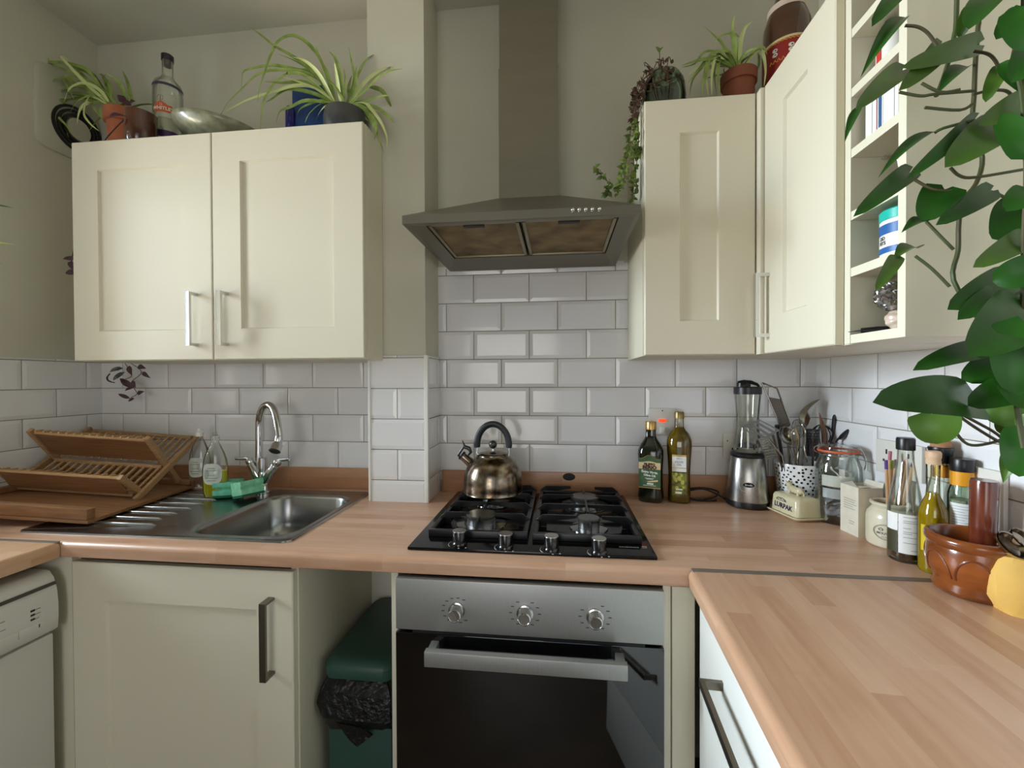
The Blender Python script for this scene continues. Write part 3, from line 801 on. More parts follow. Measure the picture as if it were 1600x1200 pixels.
a = on(337, 779, zt, .022); wash_bottle(a, 'clear washing-up bottle with yellow liquid, in front beside the sponges', .25, True, CLP)
b2 = on(313, 766, zt, .02); b2.y = min(b2.y, -.055); wash_bottle(b2, 'empty clear bottle with white cap behind the yellow washing-up liquid', .1, False, WHITEP, .038)

# sponges
SPG = pm('turquoise_sponge', (122, 206, 176), .95, noise=((98, 182, 152), 60, 4), bump=(260, .9, .002))
SPG2 = pm('pale_green_sponge', (146, 212, 172), .95, noise=((116, 190, 150), 60, 4), bump=(260, .9, .002))
SCR = pm('sponge_scourer', (34, 100, 74), 1.0, bump=(300, 1, .002))
def sponge(loc, tilt, mat, label):
    t = thing('sponge', label, 'sponge', loc, tilt=tilt, group='washing-up sponges by the tap'); t.scale = (1.05, 1.2, 1.3)
    side = [(-.027, .0), (.027, .0), (.027, .012), (.020, .017), (.027, .022), (.027, .034), (-.027, .034), (-.027, .022), (-.020, .017), (-.027, .012)]
    M().prism([(y_, z_) for y_, z_ in side], -.036, .036, 'x', bev=.002).build('foam', mat, t)
    M().box((-.036, -.0265, -.0065), (.036, .0265, -.0003), .002).build('scourer', SCR, t)
a = on(357, 778, zt, .030); sponge((a.x, a.y, zt + .0095), (0, 0, .35), SPG, 'turquoise sponge nearer the yellow washing-up liquid')
a = on(391, 781, zt, .030); sponge((a.x + .002, a.y - .010, zt + .0175), (-.22, 0, 1.15), SPG2, 'paler green sponge leaning beside the foot of the tap')

# ------------------------------------------------------------ hob
t = thing('gas_hob', 'black glass four-burner gas hob', 'hob', (.34, -.3, WZ))
hx0, hx1, hy0, hy1 = .048, .628, -.551, -.040
def hb(m_): m_.m = Matrix.Translation((-.34, .3, -WZ)); return m_
HOBG = pm('hob_glass', (5, 5, 6), .12, spec=.3)
hb(M()).box((hx0, hy0, WZ + .0006), (hx1, hy1, WZ + .008), .0025).build('glass_plate', HOBG, t)
burn = [(.195, -.375, .040), (.487, -.380, .029), (.197, -.175, .034), (.488, -.170, .043)]
ALU = pm('burner_alloy', (176, 176, 176), .3, 1.0)
for x_, y_, r in burn:
    m = hb(M()); m.lathe([(r * 1.75, .008), (r * 1.7, .011), (r * 1.2, .0125), (r * .9, .012)], (x_, y_, WZ), 36)
    b_ = m.build('burner_ring', pm('ring_gloss', (22, 22, 24), .12, coat=1.0), t)
    hb(M()).lathe([(r * .98, .0125), (r * .98, .028), (r * 1.02, .031), (0, .031)], (x_, y_, WZ), 36).build('burner_head', ALU, b_)
    hb(M()).lathe([(0, .0312), (r * 1.04, .0312), (r * 1.04, .036), (r * .96, .0385), (0, .0385)], (x_, y_, WZ), 36).build('burner_cap', pm('burner_cap', (48, 46, 42), .38, coat=.3), b_)
for (gx0, gx1, cx_) in ((.078, .331, .196), (.343, .607, .4875)):
    m = hb(M()); ya, yb_ = -.482, -.062; zf = WZ + .0085; wd = .013
    m.box((gx0, ya, zf), (gx1, ya + wd, zf + .018), .002).box((gx0, yb_ - wd, zf), (gx1, yb_, zf + .018), .002)
    m.box((gx0, ya + wd + .0005, zf), (gx0 + wd, yb_ - wd - .0005, zf + .018), .002).box((gx1 - wd, ya + wd + .0005, zf), (gx1, yb_ - wd - .0005, zf + .018), .002)
    fr_ = m.build('pan_support', IRON, t)
    by = (-.378, -.172)
    def fin(side, y_, x_end, full=False):
        x_out = gx0 if side < 0 else gx1
        z0_, z1_ = zf + .019, zf + .033; k = .020 * (1 if side < 0 else -1)
        p = [(x_out, z0_ - .018), (x_out + k * .1, z0_), (x_out + k, z1_), (x_end, z1_), (x_end, z0_ + .006), (x_out + 1.6 * k, z0_ - .004), (x_out + 1.6 * k, z0_ - .018)]
        g_ = hb(M()).prism(p, y_ - .0028, y_ + .0028, 'y', bev=.0006, seg=1); g_.build('support_finger', IRON, fr_)
    for y_ in by: fin(-1, y_, cx_ - .034); fin(1, y_, cx_ + .034)
    ym = (by[0] + by[1]) / 2; fin(-1, ym, cx_ - .001); fin(1, ym, cx_ + .001)
    fin(-1, yb_ - .004, cx_ - .04); fin(1, yb_ - .004, cx_ + .04)
    def finy(ysrc, yend):
        z0_, z1_ = zf + .002, zf + .033; k = .016 if yend > ysrc else -.016
        p = [(ysrc, z0_), (ysrc + k, z1_ - .001), (yend, z1_), (yend, z1_ - .014), (ysrc + 1.6 * k, z1_ - .014), (ysrc + 1.2 * k, z0_)]
        hb(M()).prism(p, cx_ - .0028, cx_ + .0028, 'x', bev=.0006, seg=1).build('support_finger', IRON, fr_)
    finy(ya + wd, by[0] - .030); finy(yb_ - wd, by[1] + .030)
    g_ = hb(M()).prism([(by[0] + .034, zf + .033), (by[0] + .034, zf + .022), (by[1] - .034, zf + .022), (by[1] - .034, zf + .033)], cx_ - .0028, cx_ + .0028, 'x', bev=.0006, seg=1); g_.build('support_finger', IRON, fr_)
KT = pm('knob_top', (176, 174, 168), .28, 1.0)
for u, v in ((718, 829), (790, 833.5), (861.5, 837), (936, 841)):
    c = at(u, v, z=WZ + .041)
    kb = hb(M()).lathe([(0, .008), (.0185, .008), (.0185, .012), (.0165, .015), (.0175, .038), (.0165, .0405), (0, .0405)], (c.x, c.y, WZ), 32).build('knob', pm('knob_black', (14, 14, 15), .2, coat=.4), t)
    hb(M()).lathe([(0, .0407), (.0168, .0407), (.0165, .0418), (0, .0420)], (c.x, c.y, WZ), 32).build('knob_top', KT, kb)
    mk = hb(M()); pts = [(c.x + .0265 * math.cos(a_), c.y + .0265 * math.sin(a_), WZ + .0083) for a_ in [math.radians(150 + 9 * i) for i in range(9)]]
    mk.tube(pts, .0008, 6)
    mk.lathe([(0, .0), (.0022, 0), (.0018, .0006), (0, .0006)], (c.x + .004, c.y - .026, WZ + .0082), 10).lathe([(0, .0), (.0022, 0), (.0018, .0006), (0, .0006)], (c.x + .020, c.y - .022, WZ + .0082), 10)
    mk.build('dial_print', pm('hob_print', (170, 170, 170), .5), kb)
c = at(988, 855, z=WZ + .0085)
lettering('cookmeta', .0115, MATS['hob_print'], t, lambda p: Vector((c.x - .34 + p[0] - .008, c.y + .3 + p[1], .0086)))
q = at(1007, 855, z=WZ + .0085)
m = hb(M()); m.tube([(q.x - .005, q.y - .004, q.z), (q.x + .004, q.y - .004, q.z), (q.x + .005, q.y + .004, q.z), (q.x - .004, q.y + .004, q.z)], .0007, 6, closed=True); m.build('emblem', MATS['hob_print'], t)

# ------------------------------------------------------------ kettle
kc = (.197, -.175); kz = WZ + .0455
t = thing('kettle', 'tarnished bronze-coloured whistling kettle on the rear left burner', 'kettle', (kc[0], kc[1], kz))
KM = pm('tarnished_steel', (160, 150, 134), .20, 1.0, noise=((84, 62, 42), 40, 6), bump=(18, .12, .002))
KM2 = pm('kettle_lid_steel', (160, 152, 138), .18, 1.0, noise=((110, 96, 76), 14, 5))
R_ = .0955
prof = [(0, 0), (R_ * .97, 0), (R_ * 1.0, .003), (R_ * .985, .006), (R_ * .995, .020), (R_ * .99, .040), (R_ * .955, .062), (R_ * .88, .083), (R_ * .77, .099), (R_ * .64, .110), (R_ * .54, .116), (R_ * .53, .119)]
M().lathe(prof, seg=64).build('body', KM, t, smooth=50)
M().lathe([(R_ * .52, .1195), (R_ * .52, .122), (R_ * .47, .125), (R_ * .2, .131), (0, .132)], seg=48).build('lid', KM2, t)
M().lathe([(.006, .132), (.006, .139), (0, .139)], seg=16).build('knob_collar', CHROME, t)
M().sphere((0, 0, .1525), .0135, 20).build('lid_knob', pm('dark_knob', (26, 30, 28), .25, coat=.5), t)
# handle: bail arch across x
pts = []; hr = .052; zc = .150
for k in range(25):
    a = math.radians(-8 + 196 * k / 24); pts.append((hr * math.cos(a), 0, zc + (hr + .016) * math.sin(a) if math.sin(a) > 0 else zc + hr * math.sin(a)))
M().tube(pts, [.0085] + [.0095] * 23 + [.0085], 16, flat=1.2).build('handle', pm('handle_grip', (28, 30, 36), .45), t)
for s_ in (-1, 1):
    M().tube([(s_ * .051, 0, .146), (s_ * .052, 0, .128), (s_ * .050, 0, .112)], .0032, 10).build('handle_bracket', CHROME, t)
# spout to the left with whistle
sp0 = Vector((-.066, 0, .086)); sp1 = Vector((-.098, -.002, .113))
M().tube([sp0, sp0.lerp(sp1, .4), sp1], [.019, .0145, .0125], 20).build('spout', KM2, t)
wb = M(); d_ = (sp1 - sp0).normalized()
wb.tube([sp1 + d_ * .0005, sp1 + d_ * .008], [.0155, .0145], 18)
wb.tube([sp1 + d_ * .004 + Vector((-.006, 0, -.008)), sp1 + Vector((-.016, 0, .004)), sp1 + Vector((-.004, 0, .022)), sp1 + Vector((.004, 0, .034)), sp1 + Vector((-.002, 0, .052))], [.003, .0045, .004, .0055, .001], 10)
wb.tube([sp1 + Vector((.002, 0, .032)), sp1 + Vector((.020, 0, .026)), sp1 + Vector((.026, 0, .014)), sp1 + Vector((.018, 0, .004))], [.006, .007, .005, .003], 10)
wb.build('whistle', pm('whistle_black', (22, 20, 20), .35), t)

# ------------------------------------------------------------ sockets
PL = pm('socket_plate', (214, 210, 200), .4)
def plate(cx, cz, w_, h_, name, label, cat):
    t = thing(name, label, cat, (cx, -.0078, cz)); M().box((-w_ / 2, -.009, -h_ / 2), (w_ / 2, 0, h_ / 2), .002).build('plate', PL, t); return t
a, b = at(1014, 638, y=-.016), at(1055, 690, y=-.016)
t = plate((a.x + b.x) / 2, a.z - .045, .088, .090, 'wall_switch', 'white cooker switch with a glowing orange neon above the oil bottles', 'switch')
n = at(1035, 657, y=-.017); lx, lz = n.x - (a.x + b.x) / 2, n.z - (a.z - .045)
M().box((lx - .0125, -.0125, lz - .005), (lx + .0125, -.0092, lz + .005), .001).build('neon', pm('neon_orange', (255, 70, 20), .3, emit=((255, 66, 14), 1.5)), t)
n = at(1035, 672, y=-.02); M().box((lx - .008, -.015, n.z - a.z + .045 - .011), (lx + .008, -.0092, n.z - a.z + .045 + .011), .002).build('rocker', WHITEP, t)
M().cyl((lx, -.0093, .037), (lx, -.0098, .037), .0022, 10).build('screw_hole', INK, t)
a = at(1130, 677, y=-.016)
t = plate(a.x + .073, a.z - .043, .146, .086, 'wall_socket', 'white double wall socket half hidden behind the blender', 'socket')
M().cyl((-.060, -.0093, .018), (-.060, -.0098, .018), .0022, 10).build('screw_hole', INK, t)
for s_ in (-.035, .035):
    M().box((s_ - .0025, -.0098, .008), (s_ + .0025, -.0091, .020)).box((s_ - .011, -.0098, -.012), (s_ - .006, -.0091, -.006)).box((s_ + .006, -.0098, -.012), (s_ + .011, -.0091, -.006)).build('pin_holes', INK, t, smooth=0)
# sockets on the right wall
def wplate(u, v, w_, h_, name, label, cat):
    d = FW + RT * ((u - 800) / F) - UP * ((v - 600) / F)
    n_ = Vector((-math.cos(AL), math.sin(AL), 0)); k = (Vector((XR, 0, 0)) + n_ * .0085 - CAM).dot(n_) / d.dot(n_); p_ = CAM + d * k
    o = thing(name, label, cat, p_, -PI / 2 - AL); M().box((-w_ / 2, -.009, -h_ / 2), (w_ / 2, 0, h_ / 2), .002).build('plate', PL, o); return o
t = wplate(1408, 718, .146, .086, 'wall_socket', 'white double socket on the right wall behind the brushes in the crock', 'socket')
for s_ in (-.035, .035):
    M().box((s_ - .0025, -.0098, .008), (s_ + .0025, -.0091, .020)).box((s_ - .012, -.0098, -.012), (s_ - .006, -.0091, -.006)).box((s_ + .006, -.0098, -.012), (s_ + .012, -.0091, -.006)).build('pin_holes', INK, t, smooth=0)
t = wplate(1541, 790, .086, .150, 'fused_switch', 'white switched unit with a small red rocker on the right wall behind the pestle', 'switch')
M().box((-.042, -.0125, .050), (-.022, -.0092, .066), .001).build('rocker', pm('red_rocker', (176, 30, 22), .4), t)
# ------------------------------------------------------------ right-hand counter
def clampx(p, r):
    p = Vector(p); p.x = min(p.x, xr(p.y) - r - .010); return p
def L_(r, z): return [(r, z)]
# --- dark green olive oil bottle
GD = pm('dark_green_glass', (16, 22, 10), .06, coat=.6)
GOLD = pm('gold_cap', (196, 158, 96), .3, .9)
p = on(1017, 786, WZ, .036); p.y = min(p.y, -.060)
t = thing('oil_bottle', 'dark green olive oil bottle with gold cap and green label beside the hob', 'bottle', p, facing(p) + PI / 2 - .1)
M().lathe([(0, 0), (.036, 0), (.040, .004), (.041, .02), (.038, .05), (.0385, .11), (.041, .155), (.040, .170), (.032, .190), (.020, .208), (.0165, .218), (.0165, .238), (0, .238)], seg=48, sq=3.4).build('body', GD, t, smooth=50)
M().lathe([(.0165, .2385), (.0178, .2385), (.0178, .262), (.0165, .2645), (0, .2645)], seg=32).build('cap', GOLD, t)
GREENL = pm('green_label', (66, 98, 62), .5, noise=((40, 70, 40), 40, 4)); CREAML = pm('cream_label', (206, 184, 136), .5); GILT = pm('gilt', (176, 150, 84), .35, .6)
def flat(y): return lambda q: Vector((q[0], y, q[1]))
def label_shape(m, x0, x1, z0, z1, y, hump=0, n=14, curve=.0):
    """flat or bowed label facing -y"""
    vs = []; fs = []
    for i in range(n + 1):
        a = i / n; x_ = x0 + (x1 - x0) * a; s_ = (a - .5) * 2; yy = y + curve * s_ * s_
        vs += [(x_, yy, z0), (x_, yy, z1 + hump * max(0, math.cos(s_ * PI * .75)) ** 1.2)]
        if i: fs.append((2 * i - 2, 2 * i, 2 * i + 1, 2 * i - 1))
    return m.add(vs, fs)
y_ = -.0418
l = label_shape(M(), -.034, .034, .050, .146, y_, .012).build('label', GREENL, t, smooth=0)
label_shape(M(), -.034, .034, .112, .134, y_ - .0004, .004).build('label_band', CREAML, l, smooth=0)
label_shape(M(), -.034, .034, .0495, .0525, y_ - .0006).build('label_edge', GILT, l)
m = M(); m.tube([(-.034 + .068 * i / 14, y_ - .0004, .146 + .012 * max(0, math.cos((i / 14 - .5) * 2 * PI * .75)) ** 1.2) for i in range(15)], .0009, 6)
m.build('label_edge', GILT, l)
BRN = pm('brown_print', (60, 30, 18), .6)
lettering('FILIPPO', .0105, BRN, l, lambda q: Vector((q[0], y_ - .0009, .1275 + q[1])), bold=.0008)
lettering('BERIO', .0140, BRN, l, lambda q: Vector((q[0], y_ - .0009, .1175 + q[1])), bold=.0010, xs=1.15)
WPR = pm('white_print', (222, 222, 210), .6)
lettering('Extra Virgin', .0105, WPR, l, lambda q: Vector((q[0], y_ - .0009, .1025 + q[1] - .08 * q[0])), bold=.0004)
lettering('Olive Oil', .0100, WPR, l, lambda q: Vector((q[0], y_ - .0009, .0915 + q[1] - .08 * q[0])), bold=.0004)
m = M(); label_shape(m, -.014, .014, .0815, .083, y_ - .0009, n=4); label_shape(m, -.010, .010, .0785, .080, y_ - .0009, n=4); label_shape(m, -.020, .020, .058, .0595, y_ - .0009, n=4); label_shape(m, -.008, .012, .062, .067, y_ - .0009, n=4)
m.build('small_print', WPR, l, smooth=0)
m = M(); m.add([(-.01, y_ - .0008, .072), (.026, y_ - .0008, .079), (.026, y_ - .0008, .073), (-.002, y_ - .0008, .069)], [(0, 1, 2, 3)]); m.build('ribbon', CREAML, l, smooth=0)

# --- golden olive oil bottle
OIL = pm('golden_oil', (150, 122, 18), .06, trans=.55, ior=1.3, coat=.5)
p = on(1058, 784, WZ, .036); p.y = min(p.y, -.062)
t = thing('oil_bottle', 'clear bottle of golden olive oil with white label, right of the dark green bottle', 'bottle', p, facing(p) + PI / 2)
pr = [(0, 0), (.032, 0), (.036, .004), (.0355, .03), (.034, .06), (.034, .10), (.037, .150), (.0395, .185), (.0385, .205), (.030, .226), (.019, .240), (.0150, .248), (.0140, .272), (.0135, .275), (0, .275)]
M().lathe([(r * .96, z) for r, z in pr[:12]] + [(0, .2478)], seg=48, sq=2.6).build('oil', OIL, t, smooth=50)
M().lathe(pr, seg=48, sq=2.6).build('body', clear('bottle_glass', (246, 246, 236)), t, smooth=50)
M().lathe([(.0145, .2755), (.0155, .2755), (.0155, .2955), (.014, .298), (0, .298)], seg=32).build('cap', pm('brass_cap', (150, 130, 84), .35, .8), t)
y_ = -.0372
l = label_shape(M(), -.0215, .0215, .105, .154, y_, curve=.0).build('label', PAPER, t, smooth=0)
label_shape(M(), -.0215, .0215, .154, .160, y_).build('label_band', GILT, l, smooth=0); label_shape(M(), -.0215, .0215, .1165, .1185, y_ - .0004).build('label_line', GILT, l, smooth=0)
GREYP = pm('grey_print', (90, 90, 92), .6)
lettering('TESCO', .006, GREYP, l, lambda q: Vector((q[0], y_ - .0005, .1475 + q[1])))
lettering('OLIVE', .0092, GREYP, l, lambda q: Vector((q[0], y_ - .0005, .1365 + q[1]))); lettering('OIL', .0092, GREYP, l, lambda q: Vector((q[0], y_ - .0005, .1275 + q[1])))
OLV = pm('olive_picture', (140, 140, 50), .5, noise=((52, 50, 16), 60, 2))
l2 = label_shape(M(), -.0225, .0225, .030, .102, y_).build('picture_label', OLV, t, smooth=0)
m = M(); rnd = random.Random(3)
for _ in range(14):
    x_, z_ = rnd.uniform(-.017, .017), rnd.uniform(.05, .097); r = rnd.uniform(.003, .006)
    m.add([(x_ + r * math.cos(k * PI / 5), y_ - .0005 - _ * .00001, z_ + r * 1.3 * math.sin(k * PI / 5)) for k in range(10)], [tuple(range(10))])
m.build('olives', pm('olive_green', (178, 176, 74), .5), l2, smooth=0)
m = M(); label_shape(m, -.012, .008, .034, .040, y_ - .0008, n=4); label_shape(m, -.010, .010, .046, .050, y_ - .0008, n=4); m.build('small_print', WPR, l2, smooth=0)

# --- personal blender
p = on(1163, 794, WZ, .063); p.y = min(p.y, -.088)
t = thing('blender', 'steel personal blender with clear sports cup and black lid', 'blender', p, facing(p) + PI / 2)
SB = pm('blender_steel', (176, 174, 168), .28, 1.0, noise=((150, 148, 144), 10, 3, (60, 60, 1)))
M().lathe([(0, 0), (.060, 0), (.066, .004), (.0665, .016), (.0655, .022)], seg=48).build('foot', BLK, t)
M().lathe([(.0655, .0222), (.066, .026), (.058, .090), (.0515, .158), (.050, .160)], seg=64, sq=2.3).build('housing', SB, t, smooth=50)
M().lathe([(.0515, .1603), (.053, .163), (.053, .170), (.046, .176), (0, .176)], seg=48).build('collar', BLK, t)
CUP = clear('cup_plastic', (240, 240, 236), .06, .8)
M().lathe([(0, .1765), (.041, .1765), (.0425, .19), (.0400, .215), (.0345, .255), (.0345, .285), (.0375, .325), (.0400, .352), (.0400, .362), (.0385, .362), (.0383, .352), (.036, .325), (.033, .285), (.033, .255), (.0385, .215), (.041, .192), (0, .19)], seg=48).build('cup', CUP, t)
M().lathe([(.012, .1905), (.030, .1905), (.026, .201), (.010, .206), (0, .207)], seg=24).build('blade_base', pm('blade_base', (70, 72, 74), .3, .6), t)
lid = M().lathe([(.0405, .3625), (.0425, .3625), (.0425, .384), (.040, .386), (0, .386)], seg=48).build('lid', BLK, t)
m = M().lathe([(.020, .3865), (.019, .398), (.016, .401), (0, .401)], (-.012, 0, 0), seg=24, sx=1.1, sy=.8)
m.tube([(-.030, 0, .4015), (-.012, 0, .403), (.010, 0, .401), (.028, 0, .394), (.034, 0, .386)], [.004, .008, .008, .006, .005], 12, flat=.5)
m.build('drinking_spout', BLK, lid)
m = M(); tt = []
for k in range(24):
    a = 2 * PI * k / 24; tt.append((.016 * math.cos(a) * (1 if abs(math.cos(a)) < .8 else 1), -.062 , .075 + .0075 * math.sin(a)))
m.lathe([(0, 0), (.0165, 0), (.0155, .002), (0, .0022)], seg=28, sy=.46)
o = m.build('badge', pm('badge_dark', (28, 28, 30), .25, .4), t)
ra = .0625
o.matrix_local = Matrix.Translation((.004, -ra + .0015, .078)) @ Matrix.Rotation(PI / 2 + .12, 4, 'X')
lettering('Breville', .0072, pm('badge_print', (186, 186, 190), .4), t, lambda q: Vector((.004 + q[0], -ra - .0012, .0783 + q[1])), bold=.0002)
M().tube([(-.012, -ra + .0015, .105), (-.022, -ra + .003, .100), (-.024, -ra + .0024, .075), (-.018, -ra + .0005, .060), (-.004, -ra - .0004, .056)], .0007, 6).build('trim_line', pm('line_light', (214, 214, 210), .3, .6), t)
t.scale = (.95, .95, .985)
# its cable
pts = smooth_pts([(p.x - .062, -.07, WZ + .012), (p.x - .075, -.075, WZ + .022), (p.x - .13, -.060, WZ + .042), (p.x - .185, -.045, WZ + .022), (p.x - .165, -.052, WZ + .006), (p.x - .10, -.050, WZ + .008), (p.x - .075, -.048, WZ + .030), (p.x - .13, -.040, WZ + .040), (p.x - .20, -.036, WZ + .024), (p.x - .155, -.060, WZ + .0045), (p.x - .085, -.060, WZ + .0042)], 8)
tag(M().tube(pts, .0028, 8).build('power_cable', BLK, None), 'black power cable looping on the worktop between oil bottle and blender', 'cable')

# --- spotted pot
pp = Vector((at(1247, 760, y=-.108).x, -.108, WZ))
PH_ = .145
t = thing('utensil_pot', 'white pot with black dots holding steel utensils in the corner', 'pot', pp)
WC = pm('white_ceramic', (230, 230, 228), .22, coat=.4)
M().lathe([(0, 0), (.052, 0), (.054, .003), (.066, PH_ - .002), (.0655, PH_), (.0635, PH_), (.062, PH_ - .004), (.052, .006), (0, .006)], seg=56).build('body', WC, t)
m = M(); rnd = random.Random(5)
for row in range(13):
    z_ = .008 + row * .0105; n_ = 26
    for k in range(n_):
        a = (k + .5 * (row % 2) + rnd.uniform(-.28, .28)) * 2 * PI / n_; zz = z_ + rnd.uniform(-.0028, .0028); r = rnd.uniform(.0027, .0040)
        R0 = .054 + .012 * zz / PH_ + .0003
        vs = []
        for q in range(9):
            b = 2 * PI * q / 9; aa = a + r * math.cos(b) / R0; z2 = zz + r * math.sin(b); R1 = .0541 + (z2 - .003) * (.012 / (PH_ - .005)) + .00035
            vs.append((R1 * math.cos(aa), R1 * math.sin(aa), z2))
        m.add(vs, [tuple(range(9))])
m.build('dots', pm('dot_black', (14, 14, 14), .3), t, smooth=0)

UST = pm('utensil_steel', (178, 176, 172), .16, 1.0)
BRS = pm('worn_brass_steel', (168, 148, 112), .25, 1.0)
def uv(u, v, dy): return at(u, v, y=pp.y + dy)
foot_ = Vector((pp.x, pp.y, WZ + .012))
def util(name, label, a, cat='utensil'):
    return thing(name, label, cat, (pp.x + a[0], pp.y + a[1], WZ + .012), 0, 'kitchen utensils in the spotted pot')
def handle_to(m_, t_, top, r=.003, bend=None):
    tl = Vector(top) - t_.location
    m_.tube([(0, 0, 0)] + ([bend] if bend else []) + [tuple(tl)], r, 10); return tl
def panel(m_, q, th, cols, rows, frame, bars='both', wires=.0016):
    """quad q (tl, tr, br, bl) as a framed grid"""
    tl, tr, br, bl = [Vector(x) for x in q]
    m_.tube([tl, tr, br, bl], frame, 8, closed=True)
    for i in range(1, cols): a = tl.lerp(tr, i / cols); b = bl.lerp(br, i / cols); m_.tube([a, b], wires, 6)
    for i in range(1, rows): a = tl.lerp(bl, i / rows); b = tr.lerp(br, i / rows); m_.tube([a, b], wires, 6)
def slot_plate(m_, q, n_, th=.0012, edge=.12, gap=.45):
    tl, tr, br, bl = [Vector(x) for x in q]; nn = (tr - tl).cross(bl - tl).normalized() * th
    def P_(a, b): return tl.lerp(tr, a).lerp(bl.lerp(br, a), b)
    def strip(a0, a1, b0, b1):
        v = [P_(a0, b0), P_(a1, b0), P_(a1, b1), P_(a0, b1)]; m_.add(v + [x + nn for x in v], [(0, 1, 2, 3), (7, 6, 5, 4), (0, 4, 5, 1), (1, 5, 6, 2), (2, 6, 7, 3), (3, 7, 4, 0)])
    strip(0, 1, 0, edge); strip(0, 1, 1 - edge, 1)
    st = 1 / n_
    for i in range(n_ + 1):
        c = i * st; w_ = st * (1 - gap) / 2; strip(max(0, c - w_), min(1, c + w_), edge, 1 - edge)
# flat grater
t = util('flat_grater', 'flat steel grater standing tallest in the spotted pot', (.0, .03))
q = [uv(1190.5, 598, .035), uv(1214, 607, .02), uv(1236, 664, .02), uv(1222, 672, .035)]; q = [x - t.location for x in q]
m = M(); m.tube(q + [q[0]], .0028, 8)
m.tube([(q[2] + q[3]) / 2, (0, 0, 0)], .0035, 8); m.build('frame', UST, t)
tl, tr, br, bl = q; m = M(); a, b = tl.lerp(bl, .30), tr.lerp(br, .30)
nn = (tr - tl).cross(bl - tl).normalized() * .0006
m.add([a, b, br, bl, a + nn, b + nn, br + nn, bl + nn], [(0, 1, 2, 3), (4, 5, 6, 7), (0, 1, 5, 4), (2, 3, 7, 6)])
for i in range(11):
    for j in range(4):
        c_ = a.lerp(bl, (i + .6) / 11.4).lerp(b.lerp(br, (i + .6) / 11.4), (j + .5) / 4); m.sphere(tuple(c_), .0022, 6)
m.build('rasp', pm('rasp_steel', (120, 118, 114), .4, 1.0), t)
# slotted turners
t = util('slotted_turner', 'wide slotted turner leaning left over the blender base', (-.02, -.01))
q = [uv(1157, 666, -.045), uv(1186, 655, -.035), uv(1219, 672, -.03), uv(1190, 691, -.05)]; q = [x - t.location for x in q]
m = M(); slot_plate(m, q, 4, gap=.55); m.tube([q[2].lerp(q[3], .4), (0, 0, 0)], .0035, 8); m.build('head', pm('turner_steel', (112, 110, 106), .28, 1.0), t)
t = util('slotted_turner', 'small finely slotted turner low at the left rim of the spotted pot', (-.03, -.02))
q = [uv(1185, 686, -.082), uv(1199, 683, -.082), uv(1216, 712, -.080), uv(1196, 716, -.082)]; q = [x - t.location for x in q]
m = M(); slot_plate(m, [q[1], q[2], q[3], q[0]], 7, edge=.10); m.build('head', UST, t)
m = M(); h0 = uv(1200, 684, -.03) - t.location; m.tube([h0, uv(1222, 714, -.035) - t.location + Vector((0, 0, .004)), (.004, .0, 0)], [.005, .004, .003], 10, flat=.6); m.build('handle', UST, t)
# ladle spoon
t = util('serving_spoon', 'polished steel serving spoon curving up to the right', (.02, .02))
ps = smooth_pts([uv(1256, 668, .03) - t.location, uv(1258, 652, .03) - t.location, uv(1266, 637, .03) - t.location, uv(1282, 624, .03) - t.location], 5)
M().blade(ps, [.006, .009, .012, .014, .0150, .016, .016, .016, .0150, .0140, .012, .0105, .009, .007, .004, .001][:len(ps)], side=Vector((.8, -.3, -.5)), fold=-.5).build('bowl', UST, t)
M().tube([ps[0], (0, 0, 0)], [.005, .003], 10, flat=.5).build('handle', UST, t)
# skimmer
t = util('skimmer', 'round steel skimmer at the front of the spotted pot', (.0, -.015))
c_ = uv(1229, 682, -.02) - t.location
m = M(); m.m = Matrix.Translation(c_) @ Matrix.Rotation(math.radians(65), 4, 'X') @ Matrix.Rotation(.3, 4, 'Y') @ Matrix.Scale(1.15, 4)
m.lathe([(0, -.008), (.010, -.007), (.020, -.002), (.0255, .004), (.0262, .004), (.0205, -.003), (.010, -.0085), (0, -.0095)], seg=32)
m.m = None; m.tube([c_ + Vector((.006, 0, -.018)), (0, 0, 0)], [.006, .004], 10, flat=.5); m.build('head', UST, t)
m = M(); m.m = Matrix.Translation(c_) @ Matrix.Rotation(math.radians(65), 4, 'X') @ Matrix.Rotation(.3, 4, 'Y') @ Matrix.Scale(1.15, 4)
for r_, n_ in ((.007, 5), (.014, 9), (.020, 12)):
    for k in range(n_): a = 2 * PI * k / n_; m.sphere((r_ * math.cos(a), r_ * math.sin(a), -.009 + (r_ / .0255) ** 2 * .011), .0015, 6)
m.build('holes', INK, t)
# brass spatula
t = util('spatula', 'worn brass-toned spatula in the middle of the spotted pot', (.008, -.028))
ps = [uv(1243, 668, -.03) - t.location, uv(1247, 680, -.03) - t.location, uv(1248, 694, -.03) - t.location, uv(1244, 714, -.03) - t.location, Vector((0, 0, 0))]
M().tube(ps, [.006, .011, .009, .0045, .003], 12, flat=.3).build('blade', BRS, t)
# tongs
t = util('tongs', 'steel tongs looped over the right of the skimmer', (.02, -.02))
ps = smooth_pts([uv(1246, 722, -.03), uv(1238, 690, -.03), uv(1241, 668, -.02), uv(1252, 666, -.02), uv(1258, 676, -.02), uv(1256, 700, -.03), uv(1262, 722, -.03)], 4)
M().tube([x - t.location for x in ps], .0028, 8, flat=.6).build('arms', UST, t)
